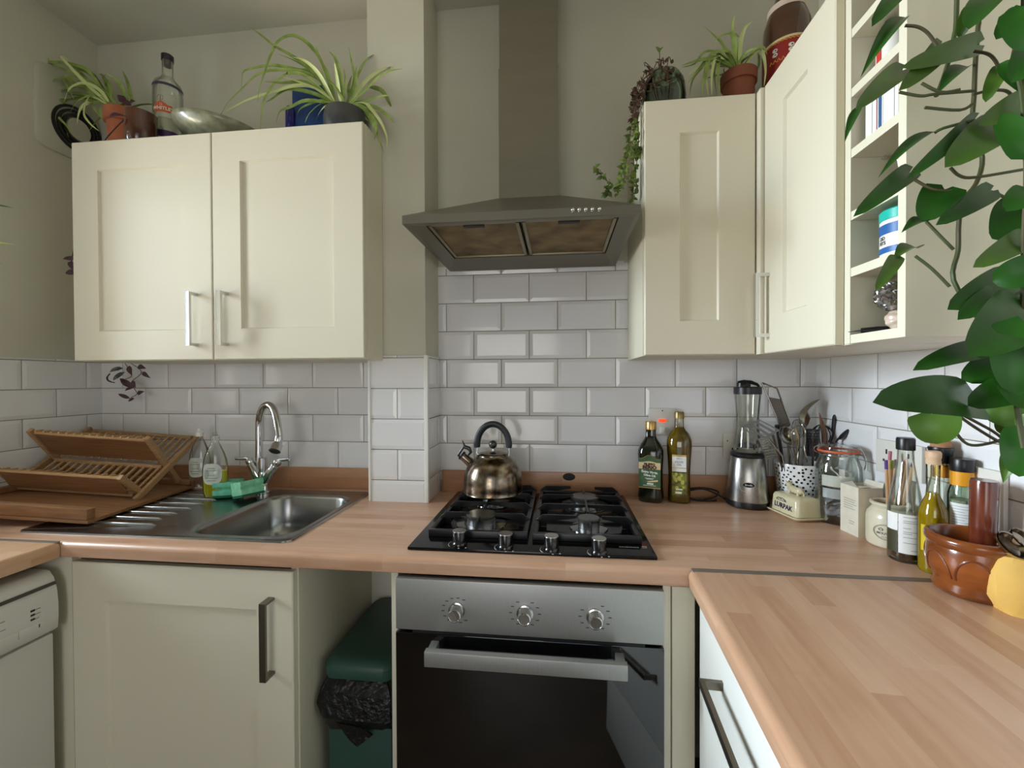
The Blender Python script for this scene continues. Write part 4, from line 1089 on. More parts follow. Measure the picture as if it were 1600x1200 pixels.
# drum grater
t = util('drum_grater', 'small perforated drum grater at the right rim of the spotted pot', (.03, -.0))
c0 = uv(1270, 712, .0) - t.location; c1 = uv(1269, 672, .0) - t.location
m = M(); m.tube([c0, c1], .0175, 24, caps=False); m.tube([c1, c1 + Vector((0, 0, .002))], .0185, 24, caps=False); m.tube([c0 - Vector((0, 0, .05)), c0], .003, 8); m.build('drum', pm('drum_steel', (70, 70, 70), .35, 1.0), t)
m = M()
for i in range(9):
    for j in range(14):
        a = 2 * PI * (j + .5 * (i % 2)) / 14; q = c0.lerp(c1, (i + .5) / 9); m.sphere((q.x + .0178 * math.cos(a), q.y + .0178 * math.sin(a), q.z), .0016, 6)
m.build('teeth', UST, t)
# whisk
t = util('whisk', 'fine wire whisk at the back of the spotted pot', (.01, .04))
c_ = uv(1248, 664, .045) - t.location
m = M()
for k in range(4):
    a = k * PI / 4; dx, dy = math.cos(a) * .020, math.sin(a) * .020
    m.tube(smooth_pts([c_ + Vector((0, 0, -.05)), c_ + Vector((dx, dy, -.01)), c_ + Vector((dx * .7, dy * .7, .012)), c_ + Vector((0, 0, .018)), c_ + Vector((-dx * .7, -dy * .7, .012)), c_ + Vector((-dx, -dy, -.01)), c_ + Vector((0, 0, -.05))], 4), .0008, 6)
m.tube([c_ + Vector((0, 0, -.045)), (0, 0, 0)], .005, 10); m.build('wires', UST, t)
t = util('peeler', 'black-handled tool behind the slotted turner', (-.015, .02))
q = uv(1214, 664, .0) - t.location; M().tube([(0, 0, 0), q * .8, q], [.004, .005, .007], 12).build('handle', BLK, t)

# --- second holder behind the jar
hp = Vector((1.178, -.085, WZ))
t = thing('utensil_holder', 'dark utensil holder hidden behind the clip-top jar', 'pot', hp)
M().lathe([(0, 0), (.040, 0), (.043, .003), (.045, .125), (.042, .125), (.040, .006), (0, .006)], seg=40).build('body', pm('dark_holder', (40, 40, 42), .4), t)
def hv(u, v, dy): return at(u, v, y=hp.y + dy)
G2 = 'cooking tools in the dark holder'
WS = wood('dark_spatula_wood', (132, 92, 58), (84, 52, 30), (30, 30, 3), .5)
o = Vector((hp.x - .01, hp.y - .012, WZ + .012)); t = thing('wooden_spatula', 'pointed wooden spatula with dark edge', 'utensil', o, group=G2)
ps = [hv(1280, 645, -.02), hv(1284, 660, -.02), hv(1288, 678, -.02), hv(1288, 700, -.02)]
M().tube([x - o for x in ps] + [Vector((0, 0, 0))], [.002, .012, .017, .016, .008], 14, flat=.35).build('blade', WS, t)
o = Vector((hp.x, hp.y + .012, WZ + .012)); t = thing('balloon_whisk', 'black wire balloon whisk behind the wooden spatula', 'utensil', o, group=G2)
c_ = hv(1284, 680, .01) - o; m = M()
for k in range(5):
    a = k * PI / 5 + .2; dx, dy = math.cos(a) * .030, math.sin(a) * .018
    m.tube(smooth_pts([c_ + Vector((0, 0, -.05)), c_ + Vector((dx, dy, -.01)), c_ + Vector((dx * .8, dy * .8, .020)), c_ + Vector((0, 0, .034)), c_ + Vector((-dx * .8, -dy * .8, .020)), c_ + Vector((-dx, -dy, -.01)), c_ + Vector((0, 0, -.05))], 4), .0014, 6)
m.tube([c_ + Vector((0, 0, -.045)), (0, 0, 0)], .007, 10); m.build('wires', BLK, t)
BN = pm('black_nylon', (20, 20, 22), .35, coat=.2)
for (u0, v0, u1, v1, w_, nm, lb) in ((1303, 651, 1301, 682, .010, 'nylon_spoon', 'slim black nylon spoon standing upright'), (1328, 672, 1307, 690, .015, 'nylon_ladle', 'black nylon ladle leaning to the right')):
    o = Vector((hp.x + .012, hp.y - .01 + (u0 > 1310) * .004, WZ + .012)); t = thing(nm, lb, 'utensil', o, group=G2)
    da = -.02 if u0 < 1310 else -.075; a, b = hv(u0, v0, da) - o, hv(u1, v1, da * .75) - o
    M().tube(smooth_pts([a + (a - b) * .1, a.lerp(b, .3), a.lerp(b, .7), b, (b * .6)], 3) + [Vector((0, 0, 0))], [.003, w_ * .8, w_, w_ * 1.05, w_ * 1.05, w_, w_ * .8, w_ * .6, .006, .005, .0045, .004, .004, .004], 14, flat=.45).build('head', BN, t)

# --- clip-top jar
p = clampx(on(1312, 823, WZ, .058), .060)
t = thing('clip_top_jar', 'large glass clip-top jar with orange seal, full of foil sachets', 'jar', p, facing(p) + PI / 2); t.scale = (.92, .92, 1.03)
M().lathe([(0, 0), (.050, 0), (.056, .006), (.058, .03), (.060, .13), (.058, .155), (.051, .172), (.048, .180), (.050, .190), (.052, .192), (.050, .1925), (.046, .186), (.046, .178), (.049, .170), (.056, .153), (.0575, .13), (.0555, .03), (.0535, .009), (0, .006)], seg=48, sq=2.5).build('body', GLASS, t)
M().lathe([(.049, .1927), (.0535, .1927), (.0545, .195), (.0535, .198), (.049, .198)], seg=48).build('seal', pm('orange_rubber', (206, 92, 54), .5), t)
M().lathe([(.049, .1985), (.0525, .1985), (.053, .203), (.050, .210), (.040, .213), (0, .2135), (0, .210), (.038, .2095), (.047, .205), (.049, .200)], seg=48).build('lid', GLASS, t)
m = M()
for s_ in (-1, 1):
    m.tube(smooth_pts([(.050, s_ * .012, .190), (.060, s_ * .014, .184), (.066, s_ * .014, .165), (.062, s_ * .010, .148)], 4), .0014, 6)
    m.tube(smooth_pts([(.045, s_ * .020, .206), (.056, s_ * .018, .200), (.064, s_ * .010, .178)], 4), .0014, 6)
m.tube([(.062, -.010, .148), (.062, .010, .148)], .0016, 6); m.tube([(.064, -.010, .178), (.064, .010, .178)], .0016, 6)
a = 2 * PI / 40; m.tube([(.0515 * math.cos(k * a), .0515 * math.sin(k * a), .186) for k in range(40)], .0012, 6, closed=True)
m.tube(smooth_pts([(-.051, 0, .186), (-.060, 0, .190), (-.060, 0, .200), (-.048, 0, .207)], 4), .0014, 6)
m.build('wire_clasp', CHROME, t)
SACH = pm('sachet_foil', (206, 206, 210), .35, .25, noise=((140, 140, 148), 30, 4), bump=(60, .8, .004)); SACW = pm('sachet_paper', (216, 212, 204), .6, bump=(50, .5, .003))
rnd = random.Random(11)
for i in range(12):
    m = M(); m.m = Matrix.Translation((rnd.uniform(-.014, .014), rnd.uniform(-.018, .008), .020 + i * .0115)) @ Matrix.Rotation(rnd.uniform(0, 6), 4, 'Z') @ Matrix.Rotation(rnd.uniform(-.9, .9), 4, 'X') @ Matrix.Rotation(rnd.uniform(-.5, .5), 4, 'Y')
    vs = []; n_ = 6
    for a_ in range(n_):
        for b_ in range(n_): vs.append(((a_ / (n_ - 1) - .5) * .052, (b_ / (n_ - 1) - .5) * .040, rnd.uniform(-.003, .003)))
    m.add(vs, [(a_ * n_ + b_, (a_ + 1) * n_ + b_, (a_ + 1) * n_ + b_ + 1, a_ * n_ + b_ + 1) for a_ in range(n_ - 1) for b_ in range(n_ - 1)])
    o = m.build('sachet', SACH if i < 8 else SACW, None, smooth=0); o.location = p; o.rotation_euler = t.rotation_euler
    tag(o, 'crumpled sachet packed inside the clip-top jar', 'sachet', 'sachets inside the clip-top jar')
label_shape(M(), -.040, .034, .102, .132, -.0515, 0, curve=.012).build('note', SACW, t, smooth=0)
label_shape(M(), -.038, .040, .070, .096, -.0512, 0, curve=.012).build('note', pm('grey_note', (176, 178, 182), .6), t, smooth=0)

# --- butter dish
bc = at(1205, 797, z=WZ); b2_ = at(1250, 821, z=WZ); b3 = at(1288, 812, z=WZ)
ang = math.atan2(b2_.y - bc.y, b2_.x - bc.x)
ctr = Vector(((bc.x + b3.x) / 2 - .006, (bc.y + b3.y) / 2 - .004, WZ))
t = thing('butter_dish', 'cream ceramic butter dish with cow-shaped knob and dark lettering', 'butter dish', ctr, ang * .92)
CER = pm('cream_ceramic', (216, 205, 168), .22, coat=.5, coat_rough=.1)
hl, hw = .056, .040
def dish_loop(l_, w_, z_, r=.012):
    return [(x_, y_, z_) for x_, y_ in rrect(-l_, l_, -w_, w_, r, 5)]
def loft(m_, loops, cap=True):
    n_ = len(loops[0]); vs = [q for lp in loops for q in lp]; fs = []
    for i in range(len(loops) - 1):
        for k in range(n_): fs.append((i * n_ + k, i * n_ + (k + 1) % n_, (i + 1) * n_ + (k + 1) % n_, (i + 1) * n_ + k))
    if cap: fs += [tuple(range(n_))[::-1], tuple((len(loops) - 1) * n_ + k for k in range(n_))]
    return m_.add(vs, fs)
loft(M(), [dish_loop(hl + .002, hw + .002, 0), dish_loop(hl + .008, hw + .008, .003), dish_loop(hl + .014, hw + .014, .009, .018), dish_loop(hl + .013, hw + .013, .0115, .018), dish_loop(hl + .004, hw + .004, .0085)]).build('plate', CER, t, smooth=60)
lid = loft(M(), [dish_loop(hl, hw, .0090), dish_loop(hl, hw, .012), dish_loop(hl - .003, hw - .003, .052), dish_loop(hl - .006, hw - .006, .059), dish_loop(hl - .014, hw - .014, .0625, .01)]).build('lid', CER, t, smooth=60)
m = M(); m.tube([(-.026, 0, .074), (-.016, 0, .0765), (.004, 0, .074), (.020, 0, .0745), (.026, 0, .072)], [.006, .0105, .0100, .0105, .005], 14)
m.tube([(-.020, 0, .080), (-.028, 0, .087), (-.036, 0, .083)], [.0075, .0075, .004], 12)
for x_, y_ in ((-.016, -.007), (-.014, .007), (.018, -.007), (.020, .007)): m.tube([(x_, y_, .074), (x_, y_, .0628)], [.0045, .0038], 8)
for s_ in (-1, 1): m.tube([(-.026, s_ * .004, .091), (-.026, s_ * .010, .097)], [.003, .0012], 6)
m.tube([(.025, 0, .076), (.031, .002, .070), (.029, .004, .063)], [.002, .0016, .002], 6)
m.build('cow_knob', CER, lid, smooth=60)
NAVY = pm('navy_glaze', (30, 26, 66), .3)
yf = lambda z_: -(hw - .003 * (z_ - .012) / .04) - .0006
lettering('LURPAK', .0195, NAVY, lid, lambda q: Vector((.000 + q[0], yf(.028 + q[1]), .028 + q[1])), bold=.0007, xs=1.02)
m = M()
for k, (x_, z_, r_) in enumerate(((-.020, .0475, .004), (-.011, .048, .0035), (-.004, .0475, .0045), (.004, .0465, .003), (-.026, .045, .003), (.008, .0445, .003))):
    m.tube([(x_ + r_ * math.cos(a_ * .7), yf(z_) - .0002, z_ + r_ * .7 * math.sin(a_ * .7)) for a_ in range(8)], .0007, 6)
m.tube([(-.028, yf(.043), .042), (.012, yf(.043), .042)], .0006, 6); m.build('emblem', NAVY, lid)

# --- paper box
a, b_ = at(1341, 840, z=WZ), at(1313, 827, z=WZ)
v1 = (b_ - a); w1 = v1.length; an = math.atan2(-v1.y, -v1.x)     # local x runs from the left corner to the near corner
t = thing('tea_box', 'opened cream cardboard box with small grey print beside the glass jar', 'box', (b_.x, b_.y, WZ), an)
KR = pm('cream_card', (218, 210, 190), .7, noise=((206, 198, 178), 30, 3))
d_ = .062; h_ = .126
m = M(); th_ = .0008
m.box((0, 0, 0), (w1, th_, h_)).box((0, d_ - th_, 0), (w1, d_, h_)).box((0, th_, 0), (th_, d_ - th_, h_)).box((w1 - th_, th_, 0), (w1, d_ - th_, h_)).box((th_, th_, 0), (w1 - th_, d_ - th_, .001))
bx_ = m.build('carton', KR, t, smooth=0)
m = M(); m.add([(0, d_, h_), (w1, d_, h_), (w1 * .95, d_ + .004, h_ + .012), (.002, d_ + .004, h_ + .010)], [(0, 1, 2, 3)]); m.add([(0, 0, h_), (w1, 0, h_), (w1, d_ * .55, h_ + .004), (w1 * .5, d_ * .3, h_ - .001), (0, d_ * .5, h_ + .005)], [(0, 1, 2, 3, 4)])
m.build('flap', KR, bx_, smooth=0)
m = M()
for z_, l0, l1 in ((.090, .2, .85), (.084, .2, .8), (.078, .2, .9), (.072, .2, .7), (.066, .2, .8), (.034, .5, .8), (.028, .5, .75)): m.box((w1 * l0, -.0006, z_), (w1 * l1, -.0001, z_ + .0014))
m.build('print', pm('faded_print', (150, 146, 140), .7), bx_, smooth=0)

# --- stoneware crock with sticks
p = clampx(on(1390, 860, WZ, .046), .046)
t = thing('stoneware_crock', 'cream stoneware jar with oval printed label holding coloured sticks', 'crock', p, facing(p) + PI / 2)
STW = pm('stoneware', (216, 206, 180), .3, coat=.4, noise=((204, 194, 168), 20, 3))
M().lathe([(0, 0), (.040, 0), (.044, .003), (.046, .010), (.046, .068), (.044, .078), (.037, .088), (.034, .092), (.035, .096), (.039, .100), (.039, .104), (.035, .106), (.032, .103), (.031, .092), (.041, .074), (.042, .008), (0, .006)], seg=56).build('body', STW, t)
lb = pm('crock_print', (96, 82, 74), .6)
A0 = -PI / 2 - .10
f_ = on_cyl(.0464, A0, .040)
m = M(); pts = [f_((.027 * math.cos(2 * PI * k / 40), .018 * math.sin(2 * PI * k / 40))) for k in range(40)]; m.tube(pts, .0006, 6, closed=True)
pts = [f_((.0245 * math.cos(2 * PI * k / 40), .0155 * math.sin(2 * PI * k / 40))) for k in range(40)]; m.tube(pts, .0003, 6, closed=True)
for cx_ in (-.012, .010):
    for k in range(5): m.tube([f_((cx_ + .006 * math.cos(k * 1.3), .006 + .004 * math.sin(k * 1.3))), f_((cx_ + .005 * math.cos(k * 1.3 + 2), .006 + .0035 * math.sin(k * 1.3 + 2)))], .0006, 6)
m.build('oval_print', lb, t)
lettering('MOUTARDE', .0075, lb, t, on_cyl(.0464, A0, .0365), bold=.0003); lettering('DE MEAUX', .0045, lb, t, on_cyl(.0464, A0, .0285))
m = M(); f2 = on_cyl(.0465, A0 + .25, .070); m.tube([f2((-.008, 0)), f2((.008, 0))], .0018, 6); m.build('red_print', pm('red_print', (150, 50, 60), .6), t)
STK = wood('stick_wood', (206, 164, 118), (186, 140, 96), (30, 30, 4), .6)
stc = {'purple': (84, 52, 130), 'green': (150, 156, 60), 'dark': (70, 60, 40), 'red': (150, 30, 50), 'pink': (170, 90, 110), 'blue': (60, 60, 110)}
G3 = 'coloured sticks in the stoneware crock'
for i, (u, v, dy, dx, c_) in enumerate(((1384.5, 719, -.012, -.012, 'purple'), (1393.5, 719, -.006, -.004, 'green'), (1400, 718, .006, .000, 'dark'), (1391, 705, .014, -.006, 'pink'), (1442, 706, .004, .016, 'red'), (1437, 716, -.010, .012, 'purple'), (1444, 722, .012, .016, 'blue'), (1434, 712, .012, .006, 'pink'))):
    o = Vector((p.x + dx * .6, p.y + dy * .6, WZ + .010))
    s_ = thing('coloured_stick', 'thin wooden stick with %s tip in the stoneware crock' % c_, 'stick', o, group=G3)
    e = at(u, v, y=p.y + dy) - o; e.x = min(e.x, xr(p.y) - .012 - o.x); k = 1 - .022 / e.length
    M().tube([(0, 0, 0), tuple(e * k)], [.0026, .0032], 8).build('shaft', STK, s_)
    M().tube([tuple(e * (k + .001)), tuple(e)], .0036, 8).build('tip', pm('tip_' + c_, stc[c_], .5), s_)

# --- tall bottle with black cap
p = on(1414, 881, WZ, .031)
t = thing('dressing_bottle', 'tall conical clear bottle with black screw cap and white back label', 'bottle', p, facing(p) + PI / 2); t.scale = (.92, .92, 1)
M().lathe([(0, 0), (.030, 0), (.0335, .004), (.034, .010), (.034, .118), (.032, .130), (.0245, .170), (.017, .215), (.0158, .240), (.0158, .246), (.0140, .246), (.014, .24), (.0155, .215), (.023, .170), (.0305, .130), (.0325, .116), (.0325, .012), (.029, .006), (0, .006)], seg=48).build('body', GLASS, t)
M().lathe([(0, .0065), (.0288, .0065), (.0322, .012), (.0322, .030), (0, .030)], seg=40).build('contents', pm('dark_dressing', (52, 34, 18), .1, coat=.3), t)
M().lathe([(.016, .2465), (.0180, .2465), (.0182, .250), (.0182, .270), (.0165, .2735), (0, .2735)], seg=36).build('cap', BLK, t)
l = cyl_patch(.0344, -PI / 2 + .42, .78, .022, .108).build('label', PAPER, t)
m = M(); f_ = on_cyl(.0347, -PI / 2 + .42, 0)
for z_, a_, b__ in ((.102, -.018, .018), (.094, -.018, .004), (.090, -.018, .016), (.078, -.018, -.004), (.070, -.018, .010), (.066, -.018, -.002), (.058, -.018, .012), (.046, -.018, .006), (.030, -.004, .018)): m.tube([f_((a_ + (b__ - a_) * k / 6, z_)) for k in range(7)], .0005, 4)
m.build('print', GREYP, l)
l = cyl_patch(.0344, -PI / 2 - .80, .40, .070, .108).build('label', PAPER, t)
l = cyl_patch(.0344, -PI / 2 - .80, .40, .022, .0695).build('label', pm('olive_dark_label', (58, 56, 34), .5), t)

# --- olive oil bottle with cork
p = on(1457, 898, WZ, .024)
t = thing('cork_bottle', 'small bottle of yellow olive oil with pale wooden stopper', 'bottle', p, facing(p) + PI / 2); t.scale = (.90, .90, 1)
pr = [(0, 0), (.024, 0), (.0265, .004), (.027, .010), (.027, .115), (.0255, .130), (.018, .148), (.0125, .160), (.0115, .170), (.0115, .215), (.0125, .222), (.0120, .225), (0, .225)]
OIL2 = pm('yellow_oil', (190, 160, 8), .05, trans=.5, ior=1.3, coat=.4)
M().lathe([(r * .95, z) for r, z in pr[:8]] + [(.0112, .166), (0, .166)], seg=40).build('oil', OIL2, t)
M().lathe(pr, seg=40).build('body', clear('bottle_glass', (246, 246, 236)), t)
M().lathe([(.0, .2255), (.0135, .2255), (.0140, .232), (.0130, .236), (.0145, .240), (.0145, .250), (.0125, .253), (0, .253)], seg=32).build('stopper', wood('stopper_wood', (216, 184, 150), (196, 160, 124), (20, 20, 20), .6), t)
cyl_patch(.0274, -PI / 2, .8, .046, .100).build('label', pm('yellow_label', (206, 178, 20), .5), t)

# --- bottle with black stopper behind
c_ = at(1473, 800, x=1.232); p = Vector((1.232, c_.y + .006, WZ)); hh = at(1473, 686, x=1.232).z - WZ
t = thing('stopper_bottle', 'clear bottle with black and cork stopper and gold collar against the right wall', 'bottle', p)
M().lathe([(0, 0), (.021, 0), (.024, .005), (.024, hh - .120), (.022, hh - .105), (.0165, hh - .085), (.0150, hh - .075), (.0150, hh - .052), (.0135, hh - .052), (.0135, hh - .075), (.0205, hh - .106), (.0225, hh - .12), (.0225, .008), (0, .007)], seg=40).build('body', GLASS, t)
M().lathe([(.0152, hh - .082), (.0158, hh - .082), (.0158, hh - .055), (.0152, hh - .055)], seg=32).build('collar', pm('gold_foil', (200, 168, 92), .25, .9), t)
M().lathe([(0, hh - .0515), (.0185, hh - .0515), (.0205, hh - .046), (.0190, hh - .030), (.0215, hh - .022), (.0205, hh - .018), (0, hh - .018)], seg=36).build('stopper', BLK, t)
M().lathe([(0, hh - .0175), (.0165, hh - .0175), (.0175, hh - .010), (.0150, hh - .002), (0, hh)], seg=32).build('stopper_cork', pm('cork', (178, 132, 98), .8, noise=((150, 104, 72), 60, 4)), t)

# --- jar with orange neck
c_ = at(1503, 800, x=1.237); p = Vector((1.237, c_.y, WZ)); hh = at(1503, 716, x=1.237).z - WZ; JS = .85
t = thing('seasoning_jar', 'clear jar with black cap, orange neck band and white label behind the mortar', 'jar', p, facing(p) + PI / 2)
M().lathe([(0, 0), (.028, 0), (.0315, .004), (.0325, .010), (.0325, hh - .075), (.030, hh - .062), (.0255, hh - .055), (.0245, hh - .050), (.0245, hh - .026), (.0230, hh - .026), (.0230, hh - .052), (.0285, hh - .064), (.031, hh - .076), (.031, .010), (0, .006)], seg=40).build('body', GLASSG, t)
M().lathe([(.0250, hh - .0555), (.0262, hh - .054), (.0262, hh - .0265), (.0250, hh - .0265)], seg=36).build('neck_band', pm('orange_band', (222, 152, 28), .4), t)
M().lathe([(.0, hh - .026), (.0265, hh - .026), (.0275, hh - .022), (.0275, hh - .004), (.0255, hh - .0005), (0, hh)], seg=36).build('cap', BLK, t)
M().lathe([(0, .0065), (.0305, .010), (.0305, hh - .085), (0, hh - .082)], seg=32).build('contents', pm('coarse_salt', (196, 192, 172), .7, noise=((150, 146, 124), 160, 3), bump=(220, .8, .003)), t)
l = cyl_patch(.0329, -PI / 2 + .0, .85, .045, hh - .090).build('label', PAPER, t)
m = M(); f_ = on_cyl(.0332, -PI / 2, 0)
for k in range(9): m.tube([f_((-.022 + (.044 - (k % 3) * .008) * j / 8, hh - .096 - k * .0055)) for j in range(9)], .0004, 4)
m.build('print', GREYP, l); t.scale = (.70, .70, 1)

# --- mortar and pestle
p = Vector((1.187, -.637, WZ))
t = thing('mortar', 'carved orange-brown wooden mortar on the right worktop', 'mortar', p, facing(p) + PI / 2)
t.scale = (.86, .86, .95)
MW = pm('mortar_wood', (146, 78, 30), .22, noise=((88, 42, 14), 7, 6, (1, 1, 3)), coat=.6, coat_rough=.15)
prf = [(0, 0), (.058, 0), (.065, .004), (.067, .012), (.063, .022), (.0655, .028), (.073, .045), (.077, .068), (.0755, .088), (.074, .094), (.079, .100), (.0805, .108), (.078, .114), (.072, .116), (.067, .112), (.062, .09), (.05, .05), (.03, .034), (0, .030)]
M().lathe(prf, seg=64).build('bowl', MW, t, smooth=50)
m = M()
for k in range(7):          # carved arches round the belly
    a0 = 2 * PI * k / 7 + .25; pts = []
    for j in range(15):
        q = j / 14 * PI; aa = a0 + math.cos(q) * .40; zz = .036 + math.sin(q) * .046; rr_ = np.interp(zz, [.028, .045, .068, .088, .094], [.0655, .073, .077, .0755, .074])
        pts.append((rr_ * math.cos(aa), rr_ * math.sin(aa), zz))
    m.tube(pts, .0022, 6)
m.build('carved_arches', pm('mortar_carving', (112, 54, 20), .35, coat=.4), t)
bt = Vector((at(1534, 800, y=p.y).x + .004, p.y + .004, WZ + .036)); tp_ = at(1538, 750, y=p.y)
t2 = thing('pestle', 'thick reddish-brown wooden pestle standing in the mortar', 'pestle', bt)
d_ = tp_ - bt; PW = pm('pestle_wood', (118, 56, 34), .2, noise=((76, 30, 20), 10, 5, (6, 6, 1)), coat=.7, coat_rough=.12)
M().tube([d_ * .0, d_ * .03, d_ * .10, d_ * .5, d_ * .97, d_ * 1.0], [.010, .017, .0200, .0190, .0198, .0185], 32).build('shaft', PW, t2)

# --- yellow paper bag with measuring spoons
q = at(1602, 970, z=WZ); o = Vector((q.x + .035, q.y + .03, WZ)); o.x = min(o.x, xr(o.y) - .06)
t = thing('paper_bag', 'crumpled yellow paper bag at the right edge of the worktop', 'bag', o, -.25)
YP = pm('yellow_paper', (222, 178, 92), .75, bump=(40, .5, .004))
m = M(); n_ = 14; rings = []; rnd = random.Random(2)
for z_, w_, dd in ((0, .036, .026), (.02, .046, .032), (.045, .050, .034), (.065, .046, .032), (.085, .038, .026), (.098, .030, .020)):
    rings.append([(w_ * math.copysign(abs(math.cos(2 * PI * k / n_)) ** .7, math.cos(2 * PI * k / n_)) + rnd.uniform(-.003, .003), dd * math.copysign(abs(math.sin(2 * PI * k / n_)) ** .7, math.sin(2 * PI * k / n_)) + rnd.uniform(-.003, .003), z_ + (rnd.uniform(-.003, .003) if z_ else 0)) for k in range(n_)])
loft(m, rings).build('paper', YP, t, smooth=25)
ms = [((1583, 851), -.0, .0215, 'steel measuring spoon nearest the mortar'), ((1600, 842), .02, .018, 'smaller dark measuring spoon behind the first one')]
for i, ((u, v), dy, r_, lb_) in enumerate(ms):
    c_ = at(u, v, y=o.y - .025 + dy); base = Vector((o.x + .004, o.y - .004 + dy * .6, WZ + .102))
    s_ = thing('measuring_spoon', lb_, 'spoon', base)
    m = M(); cl = c_ - base
    m.m = Matrix.Translation(cl) @ Matrix.Rotation(math.radians(50), 4, 'X') @ Matrix.Rotation(.35, 4, 'Y')
    m.lathe([(r_ * 1.05, .001), (r_ * .98, 0), (r_ * .85, -.008), (r_ * .5, -.013), (0, -.015), (0, -.0158), (r_ * .52, -.0138), (r_ * .88, -.009), (r_ * 1.05, -.001)], seg=36, sx=1.25)
    m.build('bowl', pm('spoon_steel', (150, 138, 124), .18, 1.0), s_)
    M().tube([cl + Vector((r_ * 1.0, 0, -.010)), (.0, 0, .0)], .0035, 10, flat=.5).build('handle', UST, s_)

# ------------------------------------------------------------ things on the open shelves
def shelf_z(i): return SHZ[i] + .0165
# foil and garlic and knife on the bottom
p = Vector((XD + .045, at(1402, 500, x=XD + .04).y, shelf_z(0)))
t = thing('garlic_bag', 'pale garlic bulb in clear film on the lowest shelf', 'garlic', p); t.scale = (.72, .72, .58)
m = M(); rings = []
for z_, r_ in ((0, .012), (.006, .026), (.018, .033), (.032, .029), (.042, .018), (.050, .007), (.060, .004)):
    rings.append([(r_ * (1 + .045 * math.cos(9 * 2 * PI * k / 54)) * math.cos(2 * PI * k / 54), r_ * (1 + .045 * math.cos(9 * 2 * PI * k / 54)) * math.sin(2 * PI * k / 54), z_) for k in range(54)])
m.m = Matrix.Translation((0, 0, .033)) @ Matrix.Rotation(1.35, 4, 'X') @ Matrix.Translation((0, 0, -.02))
loft(m, rings); m.build('bulb', pm('garlic_skin', (214, 198, 180), .35, noise=((196, 168, 150), 30, 3), coat=.5), t, smooth=60)
y2 = max(at(1397, 465, x=XD + .042).y, SY1 + .044)
t = thing('foil_parcel', 'crumpled silver foil parcel above the garlic on the lowest shelf', 'foil', (XD + .042, y2, shelf_z(0) + .036))
bm = bmesh.new(); bmesh.ops.create_icosphere(bm, subdivisions=4, radius=1); rnd = random.Random(4)
for v in bm.verts: v.co = Vector((v.co.x * .030, v.co.y * .023, v.co.z * .025 + .027)) * 1; v.co += Vector((rnd.uniform(-1, 1), rnd.uniform(-1, 1), rnd.uniform(-1, 1))) * .0028
M().bm(bm).build('foil', pm('foil', (200, 200, 204), .18, 1.0), t, smooth=0)
a = at(1345, 519, x=XD + .01); a.z = shelf_z(0) + .006
t = thing('paring_knife', 'black-handled knife poking out of the lowest shelf', 'knife', (a.x, a.y, a.z))
M().tube([(.0, .0, 0), (.02, -.012, 0), (.085, -.03, 0)], [.0050, .0065, .0055], 12, flat=.9).build('handle', BLK, t)
M().tube([(-.0005, 0, 0), (-.014, .012, -.001)], [.0022, .0008], 8, flat=.4).build('tip', INK, t)
# wipes tub
r_ = .036
c_ = at(1374, 400, x=XD + .04); p = Vector((XD + .044, SY1 + .0175 + r_ + .004, shelf_z(1)))
t = thing('wipes_tub', 'white round tub with turquoise lid and blue label on the second shelf', 'tub', p, -PI / 2 - .2)
M().lathe([(0, 0), (r_, 0), (r_, .062), (0, .062)], seg=40).build('body', WHITEP, t)
M().lathe([(0, .0623), (r_ + .0008, .0623), (r_ + .0008, .078), (r_ - .002, .0805), (0, .0805)], seg=40).build('lid', pm('turquoise_lid', (20, 176, 158), .35), t)
BLU = pm('blue_label', (34, 92, 156), .4)
l = cyl_patch(r_ + .0004, -PI / 2, 1.0, .038, .055).build('label', BLU, t); l2 = cyl_patch(r_ + .0004, -PI / 2, 1.0, .006, .016).build('label', BLU, t)
lettering('DD', .0085, INK, t, on_cyl(r_ + .0006, -PI / 2 + .1, .0315), bold=.0003); lettering('FITS', .0085, INK, t, on_cyl(r_ + .0006, -PI / 2 + .1, .0235), bold=.0003)
a = at(1368, 405, x=XD + .05)
t = thing('spray_vial', 'small dark blue vial beside the wipes tub', 'bottle', (XD + .088, SY0 - .055, shelf_z(1)))
M().lathe([(0, 0), (.010, 0), (.011, .002), (.011, .040), (.006, .048), (.006, .054), (0, .054)], seg=24).build('body', pm('blue_plastic', (30, 50, 140), .3), t)
t = thing('clear_tube', 'thin clear tube beside the blue vial', 'tube', (XD + .055, SY0 - .032, shelf_z(1)))
M().lathe([(0, 0), (.0055, 0), (.0055, .060), (0, .060)], seg=20).build('body', clear('tube_plastic', (226, 232, 230), .05, 1.3), t)
# leaflet on third shelf
t = thing('folded_leaflet', 'striped folded leaflet leaning on the middle shelf', 'leaflet', (XD + .022, SY1 + .034, shelf_z(2)), .3)
m = M(); m.add([(0, 0, 0), (.05, .004, 0), (.044, .016, .062), (0, .012, .066), (0, .002, 0), (.05, .006, 0), (.044, .018, .062), (0, .014, .066)], [(0, 1, 2, 3), (4, 5, 6, 7), (0, 1, 5, 4), (1, 2, 6, 5), (2, 3, 7, 6), (3, 0, 4, 7)]); m.build('card', PAPER, t, smooth=0)
m = M()
for k in range(5): z_ = .012 + k * .011; y0_ = .012 * z_ / .066 - .0006; m.add([(.002, y0_, z_), (.040, y0_ + .004, z_), (.040, y0_ + .005, z_ + .004), (.002, y0_ + .0008, z_ + .004)], [(0, 1, 2, 3)])
m.build('stripes', GREYP, t, smooth=0)
